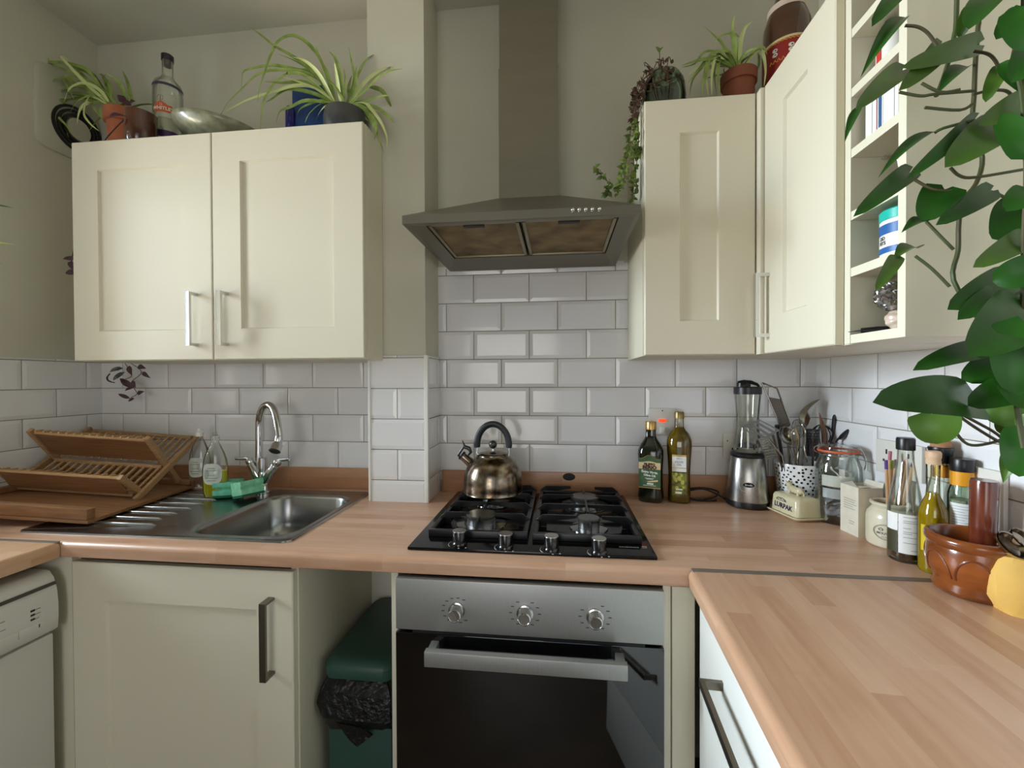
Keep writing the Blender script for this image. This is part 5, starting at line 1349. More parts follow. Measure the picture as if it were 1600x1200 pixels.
# cartons on the fourth shelf
za = shelf_z(3)
for i, (y0_, w_, lab, colr) in enumerate(((-.672, .016, 'plain white carton nearest the corner on the fourth shelf', None), (-.6895, .014, 'second white carton with red spine line', (150, 70, 80)), (-.7045, .010, 'slim white carton with blue stripe', (44, 84, 130)), (-.7155, .024, 'white carton next to the end panel', None), (-.741, .012, 'white carton with dark edge at the end panel', (60, 60, 66)))):
    t = thing('medicine_carton', lab, 'carton', (XD + .016, y0_, za), group='white cartons on the fourth shelf')
    hh_ = .082 - (i % 2) * .004
    M().box((0, -w_, 0), (.10, 0, hh_), .0008).build('card', PAPER, t, smooth=0)
    if colr: M().box((-.0006, -w_ * .78, .004), (-.0001, -w_ * (.2 if i != 2 else .1), hh_ - .004)).build('spine_stripe', pm('spine_%d' % i, colr, .5), t, smooth=0) if i == 2 else M().box((-.0006, -w_ * .9, .004), (-.0001, -w_ * .75, hh_ - .004)).build('spine_line', pm('spine_%d' % i, colr, .5), t, smooth=0)
# white bottle on the fifth shelf
za = shelf_z(4)
t = thing('lotion_bottle', 'white plastic bottle with red mark and dark cap on the fifth shelf', 'bottle', (XD + .040, -.698, za), -PI / 2)
M().lathe([(0, 0), (.020, 0), (.024, .003), (.024, .050), (.020, .062), (.019, .070), (.012, .078), (.009, .080), (0, .080)], seg=32, sy=.8).build('body', WHITEP, t)
M().lathe([(.0, .0805), (.009, .0805), (.009, .090), (0, .091)], seg=20).build('cap', BLK, t)
cyl_patch(.0248, -PI / 2, .22, .012, .045).build('red_mark', pm('red_mark', (190, 50, 36), .5), t).scale = (1, .82, 1)
# ------------------------------------------------------------ bin in the gap
t = thing('pedal_bin', 'dark green swing bin with black liner in the gap beside the oven', 'bin', (-.203, -.50, .0))
t.scale = (.92, 1, 1)
GB = pm('bin_green', (46, 80, 70), .45)
m = M(); m.prism([(.012, .010), (.200, .010), (.200, .330), (.012, .330)], 0, .43, bev=.010); m.build('body', GB, t)
ly = [(0, 0), (.206, 0), (.206, .335), (0, .335)]
m = M(); lp = []
for d_, z_ in ((0, .548), (-.002, .556), (-.003, .578), (.004, .588), (.018, .594)):
    lp.append([(x_, y_, z_) for x_, y_ in rrect(.002 + d_, .204 - d_, .002 + d_, .334 - d_, .03, 5)])
loft(m, lp).build('lid', GB, t, smooth=40)
LNR = pm('bin_liner', (14, 14, 15), .35, bump=(50, .9, .01))
m = M(); rnd = random.Random(9); rings = []
base_ = rrect(.006, .206, .002, .338, .03, 6)
for i, z_ in enumerate((.5475, .520, .490, .462, .440, .432)):
    gr = (-.004, .016, .024, .020, .012, .005)[i]
    rings.append([(x_ + (x_ - .106) / .1 * (gr + rnd.uniform(-.005, .005)) * .8, y_ + (y_ - .17) / .17 * (gr + rnd.uniform(-.005, .005)), z_ + (rnd.uniform(-.01, .006) if i > 3 else 0)) for x_, y_ in base_])
ln = loft(m, rings).build('liner', LNR, t, smooth=25)
m = M(); m.add([(.06, -.024, .455), (.13, -.026, .450), (.16, -.022, .43), (.115, -.020, .395), (.09, -.018, .41), (.06, -.020, .455), (.13, -.021, .450), (.16, -.018, .43), (.115, -.016, .395), (.09, -.014, .41)], [(0, 1, 2, 3, 4), (5, 6, 7, 8, 9), (0, 1, 6, 5), (1, 2, 7, 6), (2, 3, 8, 7), (3, 4, 9, 8), (4, 0, 5, 9)]); m.build('liner_flap', LNR, ln, smooth=0)

# ------------------------------------------------------------ round vent on the left wall
t = thing('wall_vent', 'pale plastic wall vent with black concentric rings behind the spider plant', 'vent', (XL, -.115, 2.31))
VP = pm('vent_plastic', (188, 186, 168), .6)
lp = [[(h_, a, b) for a, b in rrect(-.100 + d_, .085 - d_, -.150 + d_, .150 - d_, .035, 6)] for d_, h_ in ((0, .001), (.001, .008), (.005, .011))]
loft(M(), lp).build('cover', VP, t, smooth=40)
vr = pm('vent_black', (22, 22, 22), .4)
m0 = Matrix.Translation((.0112, .030, -.035)) @ Matrix.Rotation(PI / 2, 4, 'Y')
for k, r_ in enumerate((.085, .070, .055)):
    m = M(); m.m = m0; m.lathe([(r_ - .009, 0), (r_ - .009, .006 + k * .003), (r_, .005 + k * .003), (r_, 0)], seg=56); m.build('ring', vr, t)
m = M(); m.m = m0; m.lathe([(0, .010), (.040, .010), (.043, .0), (0, 0)], seg=40); m.build('hub', VP, t)

# ------------------------------------------------------------ plants
def trace(pts, s, ox, oy, y0, y1):
    n = len(pts); out = []
    for i, (a, b) in enumerate(pts):
        k = i / (n - 1); out.append(at(ox + a / s, oy + b / s, y=y0 + (y1 - y0) * k))
    return smooth_pts(out, 4)
def leafw(n, w):
    return [w * 1.2 * (.45 + .55 * math.sin(min(1, (i / (n - 1)) / .35) * PI / 2)) * (1 - (i / (n - 1)) ** 2.2) + .0003 for i in range(n)]
def spider(t_, leaves, s, ox, oy, yc, spread, wpx=.0045, extra=0, pot_top=None, pale_every=4, seed=1, back=.10):
    rnd = random.Random(seed); g, pl = M(), M()
    off = t_.location
    for i, L in enumerate(leaves):
        dy = rnd.uniform(-spread, spread * .6)
        P_ = [p_ - off for p_ in trace(L, s, ox, oy, yc, max(min(yc + dy, -.03), -.34))]
        (pl if i % pale_every == pale_every - 1 else g).blade(P_, leafw(len(P_), wpx * rnd.uniform(.75, 1.15)), side=Vector((rnd.uniform(-.6, .6), .2, 1)) if abs((P_[-1] - P_[0]).z) < .08 else Vector((1, rnd.uniform(-.5, .5), .2)), fold=.3)
    # arching leaves that fill the crown
    for i in range(extra):
        a = rnd.uniform(0, 2 * PI); l = rnd.uniform(.07, .14); el = rnd.uniform(.5, 1.3); b = Vector(pot_top) + Vector((rnd.uniform(-.02, .02), rnd.uniform(-.015, .015), 0))
        pts = []
        for k in range(9):
            q = k / 8; x_ = l * q; z_ = math.sin(el) * l * q - 1.0 * l * q * q * (1.1 if el < 1 else .6)
            yy = b.y + math.sin(a) * x_ * .8
            yy = max(min(yy, -.03 - off.y), -back - .22 - off.y + .0)
            pts.append(Vector((b.x + math.cos(a) * x_, yy, b.z + z_)))
        zmin = ZT + .006 - off.z
        if all(True for _ in pts):
            pts = [Vector((q.x, q.y, max(q.z, zmin))) for q in pts]
        g.blade(pts, leafw(9, wpx * rnd.uniform(.7, 1)), fold=.3)
    lv = g.build('leaves', LEAF, t_, smooth=60)
    if pl.v: pl.build('pale_leaves', LEAFP, t_, smooth=60)
def terra_pot(t_, rt, rb, h, mat=None, rim=True):
    p = [(0, 0), (rb, 0), (rb + (rt - rb) * .74, h * .76)] + ([(rt * 1.06, h * .77), (rt * 1.08, h * .99), (rt * 1.05, h)] if rim else [(rt, h)]) + [(rt * .93, h), (rt * .90, h * .88), (0, h * .88)]
    o_ = M().lathe(p, seg=48).build('pot', mat or TERRA, t_)
    M().lathe([(0, h * .885), (rt * .88, h * .885), (rt * .6, h * .91), (0, h * .93)], seg=24).build('soil', SOIL, t_)
TOP = ZT + .0005

# 1. terracotta pot at the left
y_ = -.125; c_ = at(196, 200, y=y_); h_ = at(190, 161, y=y_ - .055).z - TOP
t = thing('potted_spider_plant', 'spider plant in a terracotta pot at the left end of the wall cabinet', 'plant', (c_.x, y_, TOP))
terra_pot(t, .056, .042, h_)
L1 = [[(690, 640), (600, 480), (480, 420), (300, 330), (150, 260), (10, 220)], [(680, 640), (560, 450), (430, 400), (300, 390), (160, 410), (70, 460), (40, 560)],
 [(670, 640), (520, 470), (380, 380), (230, 385)], [(670, 640), (520, 500), (380, 480), (290, 470), (270, 540), (300, 620), (350, 680), (400, 790), (430, 860)],
 [(670, 640), (500, 540), (400, 480), (395, 500), (430, 560), (465, 625)], [(690, 640), (670, 540), (640, 470), (600, 465)],
 [(660, 650), (500, 610), (400, 640), (360, 700), (310, 800), (300, 900)], [(670, 650), (560, 600), (520, 700), (560, 770), (620, 820)],
 [(680, 650), (620, 680), (640, 740), (680, 790)], [(660, 640), (480, 580), (360, 560), (310, 590), (320, 650)], [(670, 640), (540, 500), (420, 440), (320, 400), (300, 360)],
 [(660, 640), (450, 520), (250, 500), (200, 560), (190, 630), (215, 700)], [(700, 640), (690, 540), (650, 480), (680, 462)], [(830, 640), (800, 520), (765, 440)],
 [(800, 640), (740, 510), (660, 460)], [(670, 640), (560, 540), (470, 450), (380, 350), (440, 385)], [(660, 650), (600, 640), (580, 660), (600, 700), (620, 720)],
 [(660, 640), (500, 600), (400, 600), (350, 700), (380, 760), (440, 870)], [(660, 650), (480, 620), (360, 640), (350, 710), (420, 790), (450, 850)],
 [(670, 650), (560, 640), (500, 680), (480, 780)], [(680, 640), (600, 560), (480, 540), (380, 600), (360, 700)], [(680, 640), (580, 520), (460, 480), (340, 500), (280, 560)],
 [(690, 640), (620, 520), (520, 440), (400, 400)], [(680, 640), (620, 560), (520, 520), (430, 560), (400, 640)], [(680, 650), (640, 600), (560, 600), (480, 640), (430, 720)],
 [(690, 650), (700, 560), (690, 500)], [(680, 650), (560, 560), (440, 540), (330, 620), (320, 700)]]
spider(t, L1, 4, 0, 0, y_, .10, .0052, seed=2, extra=9, pot_top=(-.01, 0, h_))

# red-brown glazed jar with the trailing purple plant
y_ = -.242; c_ = at(221, 200, y=y_); h_ = at(222, 166, y=y_ - .04).z - TOP
t = thing('trailing_plant', 'purple trailing plant in a glossy brown jar, its vines hanging beside and below the cabinet', 'plant', (c_.x, y_, TOP))
BG = pm('brown_glaze', (92, 52, 36), .12, coat=.6, noise=((62, 30, 22), 10, 4))
M().lathe([(0, 0), (.036, 0), (.042, .01), (.044, h_ * .5), (.043, h_ * .9), (.044, h_), (.040, h_), (.039, h_ * .85), (0, h_ * .84)], seg=40).build('pot', BG, t)
PUR = pm('purple_leaf', (74, 34, 48), .5, noise=((48, 22, 34), 20, 3)); SILV = pm('silver_striped_leaf', (110, 120, 122), .4, noise=((40, 30, 44), 30, 1, (1, 6, 1)))
def oval_leaf(m_, a, b, hw, nrm, arch=.12, n=7, fold=.18, heart=False):
    """pointed leaf from a to b, lying across nrm"""
    a, b = Vector(a), Vector(b); d = b - a; L0 = d.length; t_ = d.normalized(); sd = t_.cross(Vector(nrm)).normalized(); up = sd.cross(t_).normalized()
    vs = []; cols = 5
    for i in range(n + 1):
        q = i / n
        f = (math.sin(PI * min(1, q * 1.0) ** .62)) if not heart else (min(1, q / .10) ** .5) * (1 - q) ** .52 * (1 + .6 * q) * 1.0
        if i == n: f = 0
        if i == 0: f = .08 if not heart else .25
        for c in range(cols):
            s_ = (c / (cols - 1) - .5) * 2
            back = (-.10 * L0 * (abs(s_)) * max(0, 1 - q / .25)) if heart else 0
            vs.append(a + t_ * (L0 * q + back) + sd * (hw * f * s_) + up * (hw * fold * abs(s_) ** 1.4 * f - arch * L0 * (2 * q - 1) ** 2 + arch * L0))
    fs = []
    for i in range(n):
        for c in range(cols - 1):
            k = i * cols + c; fs.append((k, k + 1, k + 1 + cols, k + cols))
    m_.add(vs, fs)
o_ = t.location
lm, sm = M(), M()
def V(u, v, y): return at(u, v, y=y) - o_
for a, b, w_ in (((200, 163), (183, 148), .010), ((203, 162), (212, 158), .010), ((196, 160), (186, 150), .012), ((170, 184), (198, 182), .009), ((205, 165), (190, 158), .010)):
    oval_leaf(lm, V(*a, y_ - .045 if a[1] > 170 else y_), V(*b, y_ - .052 if a[1] > 170 else y_), w_, (0, -1, .3))
# strand over the left edge and down the gap by the wall
xg = -1.30
strand = [Vector((c_.x, y_, TOP + h_)), Vector((c_.x - .06, y_ + .02, TOP + h_ + .02)), Vector((-1.17, -.20, TOP + .05)), Vector((-1.215, -.19, TOP - .05)), Vector((-1.235, -.17, 1.95)), V(112, 408, -.20) + o_, Vector((-1.245, -.15, 1.55)), V(190, 560, -.06) + o_]
strand = smooth_pts(strand, 5); sm.tube([q - o_ for q in strand], .0018, 6)
for q in strand[10:-4:3]:
    oval_leaf(lm, q - o_, q - o_ + Vector((random.uniform(-.03, .03), random.uniform(-.02, .02), -.03)), .010, (.5, -1, .2))
oval_leaf(lm, V(122, 405, -.22), V(98, 405, -.22), .008, (0, -1, .2)); oval_leaf(lm, V(122, 426, -.22), V(102, 427, -.22), .011, (0, -1, .2)); oval_leaf(lm, V(118, 415, -.22), V(128, 440, -.22), .010, (0, -1, .2))
def Z7(a, b, y=-.06): return V(100 + a / 7.27, 540 + b / 7.27, y)
sm.tube(smooth_pts([V(190, 560, -.06), Z7(880, 290), Z7(770, 410), Z7(800, 490), Z7(830, 550), Z7(760, 590)], 4), .0012, 6)
sm.tube(smooth_pts([V(190, 560, -.06), Z7(770, 330), Z7(700, 380)], 4), .0012, 6)
for a, b, w_ in (((780, 470), (635, 370), .0115), ((800, 470), (690, 520), .006), ((750, 600), (615, 548), .007), ((800, 600), (730, 640), .006), ((835, 550), (915, 520), .009), ((890, 300), (985, 372), .008), ((840, 235), (935, 262), .010), ((780, 400), (815, 480), .009), ((740, 230), (775, 340), .010)):
    oval_leaf(lm, Z7(*a), Z7(*b, -.055), w_, (0.2, -1, .3))
lm.build('leaves', PUR, t, smooth=60); sm.build('stems', pm('purple_stem', (70, 44, 44), .6), t)
s2 = M(); oval_leaf(s2, Z7(670, 260, -.07), Z7(515, 320, -.05), .010, (0, -1, .5)); oval_leaf(s2, Z7(690, 300, -.07), Z7(560, 400, -.05), .008, (0, -1, -.2))
s2.build('striped_leaves', SILV, t, smooth=60)
M().tube(smooth_pts([Z7(520, 320), Z7(490, 360), Z7(500, 395), Z7(545, 415), Z7(580, 420)], 4), [.0022] * 4 + [.0030] * 4 + [.0028] * 4 + [.0020] * 4 + [.0008], 8).build('curled_leaf', PUR, t)

# 2. gin bottle
y_ = -.150; c_ = at(263, 200, y=y_); hh = at(263, 80, y=y_ - .018).z - TOP
t = thing('spirit_bottle', 'clear spirit bottle with orange and purple labels between the jar and the bowl', 'bottle', (c_.x, y_, TOP), facing(c_) + PI / 2)
R_ = .044
M().lathe([(0, 0), (R_ - .004, 0), (R_, .005), (R_, hh * .68), (R_ - .004, hh * .72), (.022, hh * .77), (.0165, hh * .80), (.0165, hh * .94), (.0150, hh * .94), (.015, hh * .80), (.021, hh * .765), (R_ - .006, hh * .712), (R_ - .002, hh * .675), (R_ - .002, .010), (0, .008)], seg=48).build('body', GLASS, t)
M().lathe([(0, .011), (R_ - .003, .011), (R_ - .003, hh * .36), (0, hh * .36)], seg=40).build('liquid', clear('spirit', (236, 240, 236), .02, .5), t)
M().lathe([(.0, hh * .90), (.0140, hh * .90), (.0140, hh * .94), (.0182, hh * .942), (.0185, hh * .995), (.016, hh), (0, hh)], seg=32).build('stopper', pm('dark_purple_cap', (36, 28, 40), .35), t)
ORG = pm('orange_label', (196, 88, 44), .5); PRP = pm('purple_label', (70, 44, 96), .45)
cyl_patch(R_ + .0004, -PI / 2, 1.5, .004, hh * .235).build('purple_band', PRP, t)
cyl_patch(R_ + .0003, -PI / 2, 1.5, hh * .655, hh * .68).build('shoulder_band', pm('shoulder_purple', (60, 46, 74), .4), t)
l = cyl_patch(R_ + .0006, -PI / 2 - .35, .62, hh * .40, hh * .47, top=lambda q: .012 * max(0, 1 - abs(q + .2) * 1.3)).build('orange_label', ORG, t)
lettering('WHITLEY', .0155, WPR, l, on_cyl(R_ + .0012, -PI / 2 - .35, hh * .432), bold=.0005); lettering('J.J.', .010, WPR, l, on_cyl(R_ + .0012, -PI / 2 - .42, hh * .470))
lettering('PINK VIOLET', .0095, WPR, t, on_cyl(R_ + .0009, -PI / 2 - .1, hh * .165))
f_ = on_cyl(R_ + .0008, -PI / 2 - .5, hh * .53); m = M(); m.tube([f_((.009 * math.cos(k * PI / 8), .009 * math.sin(k * PI / 8))) for k in range(16)], .0009, 6, closed=True); m.tube([f_((0, -.012)), f_((0, .006))], .0016, 6); m.build('emblem', pm('emblem_grey', (150, 140, 130), .5), t)

# 3. bowl
y_ = -.165; a, b = at(284, 190, y=y_), at(408, 199, y=y_); R_ = (b.x - a.x) / 2 * 1.02
t = thing('stoneware_bowl', 'shallow speckled stoneware bowl resting tilted on the wall cabinet', 'bowl', ((a.x + b.x) / 2 - .01, y_, TOP + .004), tilt=(0, math.radians(9), 0))
BW = pm('speckled_stoneware', (150, 150, 124), .35, noise=((104, 104, 84), 40, 5), coat=.3)
M().lathe([(0, .016), (.050, .016), (.058, .020), (R_ * .6, .030), (R_ * .85, .048), (R_ * .97, .068), (R_, .080), (R_ * .985, .083), (R_ * .965, .080), (R_ * .92, .062), (R_ * .8, .044), (R_ * .5, .030), (0, .026)], seg=64, sy=min(1, .125 / R_)).build('bowl', BW, t, smooth=60)

# 4. blue box
y_ = -.085; c_ = at(486, 180, y=y_)
t = thing('blue_box', 'blue cardboard box standing behind the spider plant', 'box', (c_.x, y_ - .0, TOP), .10)
hh = at(486, 142, y=y_).z - TOP
BB = pm('blue_card', (38, 78, 142), .5, noise=((28, 58, 120), 12, 2))
M().box((-.052, -.03, 0), (.058, .03, hh), .002).build('carton', BB, t)
M().box((-.052, -.0312, 0), (.058, -.0302, hh * .42), .0).build('dark_panel', pm('deep_blue_card', (28, 30, 120), .5), t, smooth=0)
lettering('38', .04, pm('pale_blue_print', (150, 176, 206), .5), t, lambda q: Vector((q[0] + .005, -.0318, q[1] + hh * .2)))
c_ = at(454, 185, y=-.12)
t = thing('blue_bottle', 'small cobalt blue bottle left of the blue box', 'bottle', (c_.x, -.12, TOP)); hh = at(454, 168, y=-.12).z - TOP
M().lathe([(0, 0), (.016, 0), (.017, .003), (.017, hh * .9), (.012, hh), (0, hh)], seg=24).build('body', pm('cobalt', (30, 26, 118), .2, coat=.5), t)

# 5. dark pot with the big spider plant
y_ = -.190; c_ = at(541, 180, y=y_); h_ = at(541, 157, y=y_ - .066).z - TOP
t = thing('potted_spider_plant', 'large spider plant in a dark grey pot above the double wall cabinet', 'plant', (c_.x, y_, TOP))
DG = pm('dark_grey_glaze', (58, 60, 60), .35, coat=.3)
M().lathe([(0, 0), (.045, 0), (.060, .010), (.069, h_ * .4), (.070, h_ * .75), (.066, h_), (.062, h_), (.060, h_ * .85), (0, h_ * .82)], seg=48).build('pot', DG, t)
M().lathe([(0, h_ * .83), (.060, h_ * .86), (.03, h_ * .92), (0, h_ * .94)], seg=24).build('soil', SOIL, t)
L2 = [[(765, 560), (690, 430), (560, 370), (400, 360), (290, 390), (190, 480), (100, 570), (60, 640), (50, 670)], [(770, 560), (700, 430), (620, 360), (520, 300), (420, 258)],
 [(770, 560), (700, 330), (640, 230), (560, 160), (490, 145), (420, 180), (370, 260), (330, 380), (300, 470), (290, 560)], [(760, 560), (650, 470), (520, 460), (380, 500), (240, 540), (120, 600), (50, 640)],
 [(765, 560), (600, 400), (480, 380), (400, 430), (350, 500), (320, 570), (310, 680), (300, 800)], [(780, 560), (740, 400), (690, 300), (650, 195)], [(820, 560), (810, 420), (780, 290), (735, 240)],
 [(810, 560), (790, 420), (770, 310)], [(830, 560), (840, 420), (828, 345)], [(850, 560), (895, 420), (880, 310), (858, 205)], [(860, 560), (900, 440), (960, 310), (1010, 265), (1045, 258)],
 [(870, 560), (940, 460), (1000, 400), (1080, 350), (1160, 345), (1240, 370)], [(870, 560), (960, 480), (1040, 400), (1120, 360), (1200, 350)], [(880, 560), (960, 490), (1010, 470), (1070, 490), (1110, 560), (1140, 640), (1185, 770)],
 [(880, 560), (980, 545), (1050, 520), (1110, 515)], [(880, 560), (960, 560), (1000, 600), (1060, 680), (1095, 770), (1100, 840)], [(880, 560), (950, 590), (1010, 690), (1040, 760), (1080, 880)],
 [(880, 560), (980, 575), (1050, 600), (1120, 660), (1140, 690)], [(850, 560), (900, 470), (905, 400), (908, 330)], [(770, 560), (700, 420), (640, 340), (570, 290), (500, 275)],
 [(770, 560), (640, 380), (540, 360), (400, 330), (300, 340), (210, 365), (195, 420), (190, 500)], [(770, 570), (700, 550), (620, 570), (550, 610), (530, 690)], [(770, 570), (680, 570), (610, 630), (585, 690)],
 [(770, 570), (710, 590), (670, 640), (655, 685)], [(770, 570), (600, 550), (500, 590), (430, 620), (405, 700)], [(770, 560), (640, 370), (520, 280), (400, 210), (300, 130), (240, 90)],
 [(770, 560), (600, 440), (450, 440), (330, 430)], [(780, 560), (720, 480), (690, 350), (710, 370)], [(880, 560), (930, 500), (940, 430)], [(870, 560), (860, 470), (880, 390)], [(880, 560), (960, 600), (950, 640), (1000, 690)],
 [(770, 560), (660, 480), (540, 430), (440, 400)], [(770, 560), (620, 500), (480, 480), (380, 540), (340, 560)], [(880, 560), (990, 620), (1030, 700), (1020, 800)]]
spider(t, L2, 4, 330, 20, y_, .08, .0058, seed=5, extra=12, pot_top=(0, 0, h_))

# 6. right-hand plants
y_ = -.160; c_ = at(1154, 130, y=y_); h_ = at(1155, 99, y=y_ - .05).z - TOP
t = thing('potted_spider_plant', 'small spider plant in a terracotta pot above the narrow cabinet', 'plant', (c_.x, y_, TOP))
terra_pot(t, .047, .037, h_, pm('dark_terracotta', (140, 78, 50), .7, noise=((118, 62, 42), 14, 4)))
L3 = [[(1000, 420), (985, 250), (975, 190), (990, 90)], [(1000, 420), (1020, 290), (1010, 230), (960, 210), (880, 240), (870, 300)], [(1000, 420), (930, 300), (870, 230), (795, 160)], [(1020, 420), (1030, 260), (1060, 170), (1100, 135)],
 [(990, 420), (900, 330), (840, 350), (810, 450), (830, 520)], [(990, 420), (880, 330), (800, 330), (740, 400), (660, 420)], [(990, 420), (850, 360), (780, 420), (700, 520)], [(980, 420), (880, 360), (850, 480), (850, 590)],
 [(980, 420), (850, 370), (800, 480), (790, 590)], [(990, 420), (940, 330), (900, 250), (880, 235)], [(1040, 420), (1110, 310), (1170, 290), (1195, 340)], [(1040, 420), (1140, 310), (1170, 340), (1185, 440), (1175, 540)],
 [(1040, 420), (1130, 320), (1145, 400), (1110, 480)], [(990, 420), (930, 420), (940, 500), (950, 590)], [(990, 420), (880, 400), (870, 500), (880, 600)], [(980, 420), (780, 420), (700, 480), (680, 540)], [(980, 420), (870, 370), (760, 380), (660, 410)],
 [(980, 420), (850, 380), (740, 480), (710, 600)], [(990, 420), (900, 380), (890, 480), (900, 590)], [(980, 420), (840, 420), (820, 520), (830, 600)], [(1000, 420), (960, 330), (900, 330), (860, 400), (860, 500)], [(1000, 420), (1050, 340), (1090, 310), (1130, 300)]]
spider(t, L3, 4, 900, 0, y_ - .03, .07, .0055, seed=8, extra=8, pot_top=(0, 0, h_))

y_ = -.185; c_ = at(1037, 130, y=y_); h_ = at(1037, 104, y=y_ - .045).z - TOP
t = thing('ivy_jar', 'dark glass jar planter with trailing vine at the left corner of the narrow cabinet', 'plant', (c_.x, y_, TOP))
M().lathe([(0, 0), (.050, 0), (.060, .008), (.064, h_ * .45), (.060, h_ * .8), (.048, h_ * .98), (.046, h_), (.044, h_ * .97), (.057, h_ * .79), (.061, h_ * .45), (.056, .012), (0, .010)], seg=48).build('jar', clear('green_jar', (176, 196, 178), .04, 1.2), t)
M().lathe([(0, .011), (.055, .013), (.060, h_ * .45), (.05, h_ * .52), (0, h_ * .55)], seg=32).build('soil', pm('wet_soil', (18, 15, 12), .6), t)
VL = pm('vine_leaf', (112, 132, 52), .5, noise=((70, 88, 34), 20, 2)); VD = pm('dry_vine', (76, 52, 36), .8)
o_ = t.location; rnd = random.Random(12); lm, sm, dm = M(), M(), M()
def Z8(a, b, y): return at(930 + a / 4.446, 60 + b / 4.446, y=y) - o_
XS = RX0 - .006 - o_.x
for L, sp in (([(430, 200), (350, 300), (290, 400), (275, 520), (245, 640), (230, 760), (190, 900), (160, 1080)], 1), ([(470, 190), (330, 350), (300, 480), (290, 650), (270, 800), (265, 1000), (262, 1110)], 1), ([(450, 200), (320, 300), (280, 450), (290, 560), (250, 720), (215, 850), (205, 960), (170, 1010)], 1),
              ([(440, 210), (300, 320), (260, 470), (280, 600), (300, 700), (290, 850), (280, 960), (300, 1060)], 1), ([(205, 960), (180, 1040), (110, 1030), (85, 1090), (95, 1010), (40, 950), (5, 895)], 1), ([(255, 720), (300, 800), (340, 770), (360, 775)], 0)):
    ys = -.245 - rnd.uniform(0, .04)
    P_ = [Z8(a, b, y_ if i == 0 else ys) for i, (a, b) in enumerate(L)]
    for i, q in enumerate(P_):
        if q.z < .03 and q.x > XS: q.x = XS - rnd.uniform(0, .004)
    P_ = smooth_pts(P_, 5); sm.tube(P_, .0012, 6)
    for i, q in enumerate(P_[6:] if sp else P_[3:]):
        for _ in range(2):
            d_ = Vector((rnd.uniform(-1, .5), rnd.uniform(-.8, .3), rnd.uniform(-1, .4))).normalized() * rnd.uniform(.012, .024)
            tip = q + d_
            if tip.z < .02 and tip.x > XS: tip.x = XS - .001
            (dm if q.z > -.06 else lm) and oval_leaf(dm if q.z > -.04 else lm, q, tip, rnd.uniform(.004, .0065), (rnd.uniform(-.6, .4), -1, rnd.uniform(-.5, .8)))
for i in range(46):      # dry tangle over the jar's shoulder
    a = rnd.uniform(PI * .7, PI * 1.6); q = Vector((.062 * math.cos(a), .062 * math.sin(a) * .9, rnd.uniform(h_ * .45, h_ * 1.03)))
    dm.tube(smooth_pts([q, q + Vector((rnd.uniform(-.03, .02), rnd.uniform(-.02, .01), rnd.uniform(-.02, .02))), q + Vector((rnd.uniform(-.03, .0), rnd.uniform(-.03, .0), rnd.uniform(-.05, .01)))], 3), .0013, 5)
    oval_leaf(dm, q, q + Vector((rnd.uniform(-.02, .01), rnd.uniform(-.02, .005), rnd.uniform(-.02, .015))), .005, (0, -1, .5))
P_ = smooth_pts([Vector((-.01, 0, h_)), at(1029, 100, y=y_) - o_, at(1031, 88, y=y_) - o_, at(1029, 76, y=y_) - o_], 4); sm.tube(P_, .0010, 6)
oval_leaf(lm, at(1031, 82, y=y_) - o_, at(1024, 73, y=y_) - o_, .006, (0, -1, .3)); oval_leaf(lm, at(1030, 80, y=y_) - o_, at(1037, 73, y=y_) - o_, .003, (0, -1, .3))
lm.build('leaves', VL, t, smooth=60); sm.build('stems', VD, t); dm.build('dry_leaves', VD, t, smooth=60)

# 7. brown bottle on the corner cabinet
y_ = -.150; c_ = at(1229, 100, y=y_)
t = thing('wine_bottle', 'large dark brown bottle with a red label on top of the corner cabinet', 'bottle', (c_.x, y_, TOP), facing(c_) + PI / 2)
R_ = .064; zl1 = at(1229, 54, y=y_ - .06).z - TOP; zsh = at(1229, 10, y=y_ - .05).z - TOP
M().lathe([(0, 0), (R_ - .005, 0), (R_, .006), (R_, zl1 + .02), (R_ * .98, zl1 + .06), (R_ * .86, zsh), (R_ * .55, zsh + .05), (.022, zsh + .10), (.018, zsh + .13), (.018, zsh + .19), (0, zsh + .19)], seg=56).build('body', pm('brown_glass', (70, 36, 16), .08, coat=.7), t)
RL = pm('red_label', (142, 26, 22), .45)
l = cyl_patch(R_ + .0005, -PI / 2, 1.5, .012, zl1, seg=24).build('label', RL, t)
cyl_patch(R_ + .0008, -PI / 2, 1.5, zl1 - .007, zl1, seg=24).build('label_edge', CREAML, l)
m = M(); f_ = on_cyl(R_ + .0012, -PI / 2, 0)
for k in range(13): a_ = -.060 + k * .010; m.tube([f_((a_, zl1 - .012)), f_((a_ + .005, zl1 - .009)), f_((a_ + .010, zl1 - .012))], .0010, 5)
m.build('scallops', pm('gold_print', (214, 160, 70), .4), l)
wm, bm_ = M(), M()
for cx_ in (-.030, .012):
    for dz in (.0, -.013):
        f_ = on_cyl(R_ + .0014, -PI / 2, zl1 - .030 + dz)
        wm.add([f_((cx_ + .0075 * math.cos(k * PI / 8), .0058 * math.sin(k * PI / 8))) for k in range(16)], [tuple(range(16))])
        f_ = on_cyl(R_ + .0018, -PI / 2, zl1 - .030 + dz)
        bm_.add([f_((cx_ + .002 + .0026 * math.cos(k * PI / 5), .0022 * math.sin(k * PI / 5))) for k in range(10)], [tuple(range(10))])
wm.build('white_pattern', WPR, l); bm_.build('black_marks', INK, l)
m = M(); f_ = on_cyl(R_ + .0014, -PI / 2, zl1 - .062)
for k in range(8): a_ = -.045 + k * .011; m.tube([f_((a_, -.004)), f_((a_ + .004, .005)), f_((a_ + .008, -.003))], .0014, 5)
m.build('yellow_script', MATS['gold_print'], l)
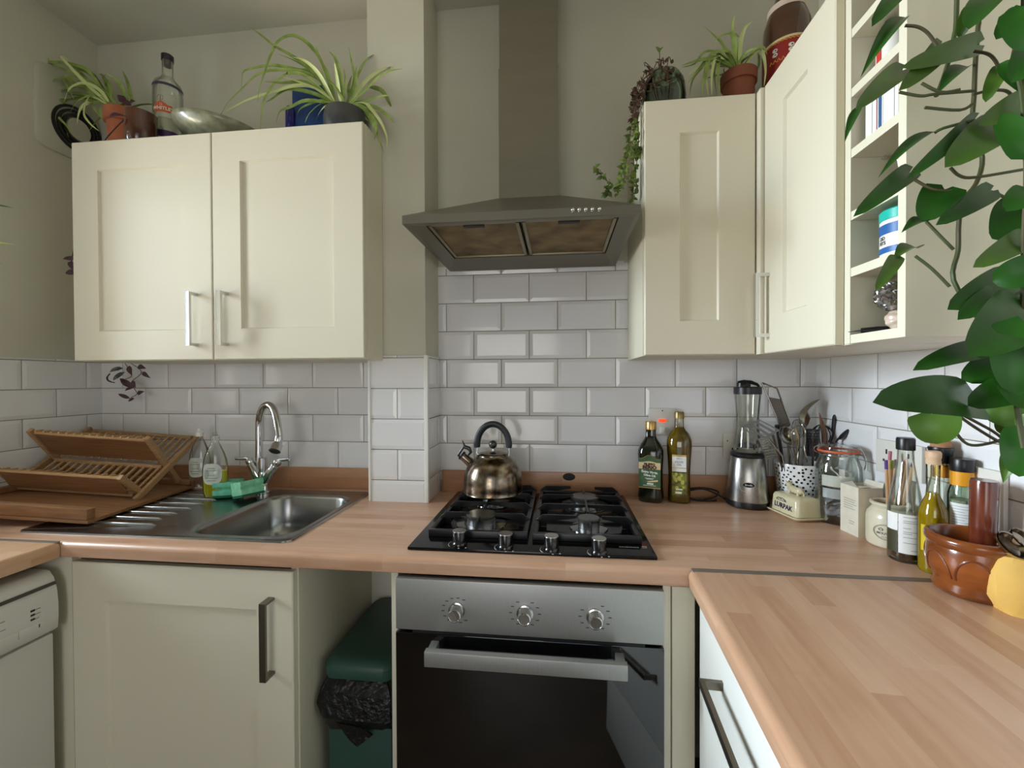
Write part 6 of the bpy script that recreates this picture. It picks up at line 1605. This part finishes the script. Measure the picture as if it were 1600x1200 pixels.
cyl_patch(R_ * .80, -PI / 2, 1.5, zsh + .012, zsh + .03, seg=20).build('neck_label', pm('pale_label', (206, 186, 172), .5), t)

# ------------------------------------------------------------ climbing plant at the right
o_ = Vector((1.11, -.715, TOPZ + .0005))
t = thing('climbing_plant', 'large green climbing plant hanging in front of the shelf unit from above', 'plant', o_)
M().lathe([(0, 0), (.055, 0), (.075, .12), (.080, .12), (.080, .14), (.072, .14), (.070, .12), (0, .118)], seg=40).build('pot', TERRA, t)
PL1 = pm('pothos_leaf', (38, 86, 20), .38, noise=((24, 60, 14), 14, 3), spec=.28)
PL2 = pm('pothos_leaf_light', (72, 104, 28), .38, noise=((50, 82, 20), 14, 3), spec=.4)
PS = pm('pothos_stem', (58, 76, 34), .5, noise=((72, 58, 34), 12, 3))
PD = [  # base, tip, half width px, base y, tip y, light?
 ((1516, 630), (1363, 629), 31, -.93, -.98, 0), ((1560, 548), (1426, 579), 17, -.90, -.93, 0), ((1602, 482), (1513, 556), 36, -.96, -1.0, 0), ((1604, 505), (1588, 617), 32, -1.0, -1.0, 0),
 ((1608, 600), (1512, 634), 21, -.97, -.95, 0), ((1578, 558), (1502, 594), 21, -.93, -.92, 0), ((1456, 647), (1464, 694), 25, -.90, -.90, 1), ((1594, 650), (1533, 641), 17, -.92, -.90, 1), ((1590, 648), (1566, 680), 15, -.92, -.91, 1),
 ((1606, 672), (1592, 745), 22, -.96, -.96, 0), ((1584, 699), (1567, 755), 6, -.94, -.94, 1), ((1476, 296), (1442, 347), 22, -.90, -.91, 0), ((1447, 345), (1408, 364), 6, -.90, -.91, 0),
 ((1434, 388), (1395, 408), 8, -.89, -.91, 1), ((1400, 404), (1368, 454), 9, -.91, -.94, 1), ((1547, 299), (1462, 352), 14, -.90, -.92, 0), ((1594, 372), (1583, 304), 27, -.92, -.90, 0), ((1600, 372), (1520, 418), 15, -.94, -.95, 1),
 ((1575, 436), (1480, 484), 20, -.92, -.94, 0), ((1578, 456), (1496, 500), 17, -.93, -.95, 0), ((1415, -8), (1362, 42), 13, -.88, -.92, 0), ((1414, 27), (1344, 122), 7, -.86, -.90, 0), ((1526, 70), (1408, 106), 14, -.88, -.91, 1),
 ((1468, 75), (1404, 142), 14, -.88, -.90, 1), ((1410, 110), (1336, 172), 14, -.88, -.93, 1), ((1345, 165), (1320, 222), 4, -.92, -.93, 0), ((1566, -12), (1514, 46), 22, -.90, -.92, 0), ((1600, 20), (1556, 62), 16, -.95, -.95, 0), ((1522, 188), (1416, 280), 11, -.89, -.92, 0),
 ((1562, 198), (1476, 262), 24, -.91, -.93, 1), ((1461, 206), (1372, 278), 6, -.88, -.91, 0), ((1421, 270), (1333, 339), 13, -.88, -.92, 0), ((1512, 104), (1464, 148), 8, -.87, -.89, 0), ((1567, 104), (1540, 160), 10, -.90, -.90, 1),
 ((1606, 158), (1528, 196), 17, -.92, -.93, 1), ((1606, 240), (1560, 180), 16, -.95, -.93, 0), ((1610, 300), (1572, 330), 18, -.97, -.97, 0), ((1612, 420), (1550, 440), 20, -.97, -.95, 0), ((1612, 80), (1580, 130), 18, -.97, -.97, 0), ((1600, 10), (1610, 80), 24, -.98, -.98, 0), ((1586, 560), (1606, 640), 24, -.99, -.99, 0), ((1615, 130), (1560, 100), 14, -.94, -.93, 0), ((1520, 10), (1500, 60), 9, -.90, -.89, 1)]
la, lb = M(), M(); rnd = random.Random(21)
for (a, b, hw, ya, yb_, lt) in PD:
    A, B = at(*a, y=ya), at(*b, y=yb_); mid = (A + B) / 2; dep = (mid - CAM).dot(FW); k = dep / F
    toc = (CAM - mid).normalized(); nrm = (toc + Vector((rnd.uniform(-.25, .25), rnd.uniform(-.2, .2), rnd.uniform(.0, .35)))).normalized()
    thin = hw < 9
    if thin: nrm = (toc + Vector((0, 0, 1.0)) + Vector((rnd.uniform(-.3, .3), 0, 0))).normalized()
    m_ = lb if lt else la
    n0 = len(m_.v); oval_leaf(m_, A - o_, B - o_, hw * k * (1.22 if not thin else 1.8), nrm, arch=.07 + rnd.uniform(0, .05), n=12, fold=.22 if not thin else .5, heart=not thin)
la.build('leaves', PL1, t, smooth=60); lb.build('young_leaves', PL2, t, smooth=60)
sm = M(); up_ = Vector((0, 0, .12))
def stem(px, y0, y1, r, src=False):
    P_ = [at(a, b, y=y0 + (y1 - y0) * i / max(1, len(px) - 1)) - o_ for i, (a, b) in enumerate(px)]
    if src: P_ = [Vector((.0, -.02, .125)), Vector((P_[0].x * .6, -.085, .15)), Vector((P_[0].x, P_[0].y, .03))] + P_
    P_ = smooth_pts(P_, 4); sm.tube(P_, r, 8)
stem([(1495, 0), (1490, 60), (1478, 110), (1463, 150)], -.86, -.87, .0028, True)
stem([(1530, 0), (1528, 45), (1524, 100), (1522, 150), (1520, 195), (1535, 247), (1525, 287), (1503, 315), (1498, 353), (1497, 392), (1490, 438), (1530, 500), (1548, 525)], -.87, -.90, .0027, True)
stem([(1600, 0), (1590, 60), (1583, 100), (1596, 140), (1604, 260), (1600, 380), (1598, 480), (1586, 560), (1590, 640), (1600, 700)], -.92, -.98, .0028, True)
for L in ([(1447, 346), (1468, 368), (1490, 390)], [(1430, 400), (1456, 420), (1484, 448)], [(1485, 262), (1500, 275), (1525, 277), (1604, 264)], [(1414, 40), (1434, 42), (1450, 52), (1466, 74)], [(1405, 144), (1438, 150), (1462, 147), (1522, 142)],
          [(1522, 80), (1545, 85), (1558, 100), (1562, 120)], [(1486, 639), (1530, 662), (1560, 680), (1600, 716)], [(1516, 632), (1526, 648), (1555, 656), (1592, 668)], [(1478, 654), (1492, 674), (1512, 694), (1540, 694), (1575, 682), (1604, 656)],
          [(1486, 640), (1515, 662), (1550, 684), (1584, 702)], [(1420, 275), (1445, 290), (1465, 297), (1500, 298)], [(1547, 299), (1565, 306), (1590, 322)], [(1460, 208), (1475, 200), (1522, 188)], [(1578, 456), (1604, 470)], [(1440, 130), (1470, 144), (1500, 140)], [(1445, 168), (1500, 172), (1522, 160)],
          [(1520, 148), (1545, 142), (1572, 142), (1583, 155), (1578, 165)]):
    stem(L, -.895, -.905, .0019)
sm.build('stems', PS, t)

# ------------------------------------------------------------ plant on the window sill
o_ = Vector((XL - .055, -.62, wz0 + .0035))
t = thing('windowsill_plant', 'tall green plant on the window sill with leaf tips showing at the left edge', 'plant', o_)
terra_pot(t, .055, .042, .10)
lm, sm, pl_ = M(), M(), M()
s0 = Vector((0, 0, .09))
for tip, w_, mm in ((at(22, 325, y=-.50), .012, lm), (at(27, 383, y=-.50), .010, pl_), (at(4, 412, y=-.50), .008, lm), (at(2, 345, y=-.48), .008, lm)):
    q = tip - o_; b = q * .80 + Vector((0, -.02, .0)); b = Vector((b.x * .8, q.y * .5 - .02, q.z - .03)); sm.tube(smooth_pts([s0, Vector((b.x * .4, b.y * .3, b.z * .7)), b], 5), .0025, 6); oval_leaf(mm, b, q, w_, (.3, -1, .5), n=8)
rnd = random.Random(3)
for i in range(12):
    a = rnd.uniform(0, 2 * PI); z_ = rnd.uniform(.2, .62); b = Vector((.03 * math.cos(a), .03 * math.sin(a), z_)); q = b + Vector((abs(math.cos(a)) * .10 + .02, math.sin(a) * .10 - .05, rnd.uniform(-.02, .06)))
    sm.tube([s0, b * .6 + Vector((0, 0, .04)), b], .0022, 6); oval_leaf(lm, b, q, .014, (.2, -.6, 1), n=8)
lm.build('leaves', pm('sill_leaf', (70, 130, 44), .4), t, smooth=60); pl_.build('young_leaf', LEAFP, t, smooth=60); sm.build('stems', pm('sill_stem', (90, 110, 60), .6), t)
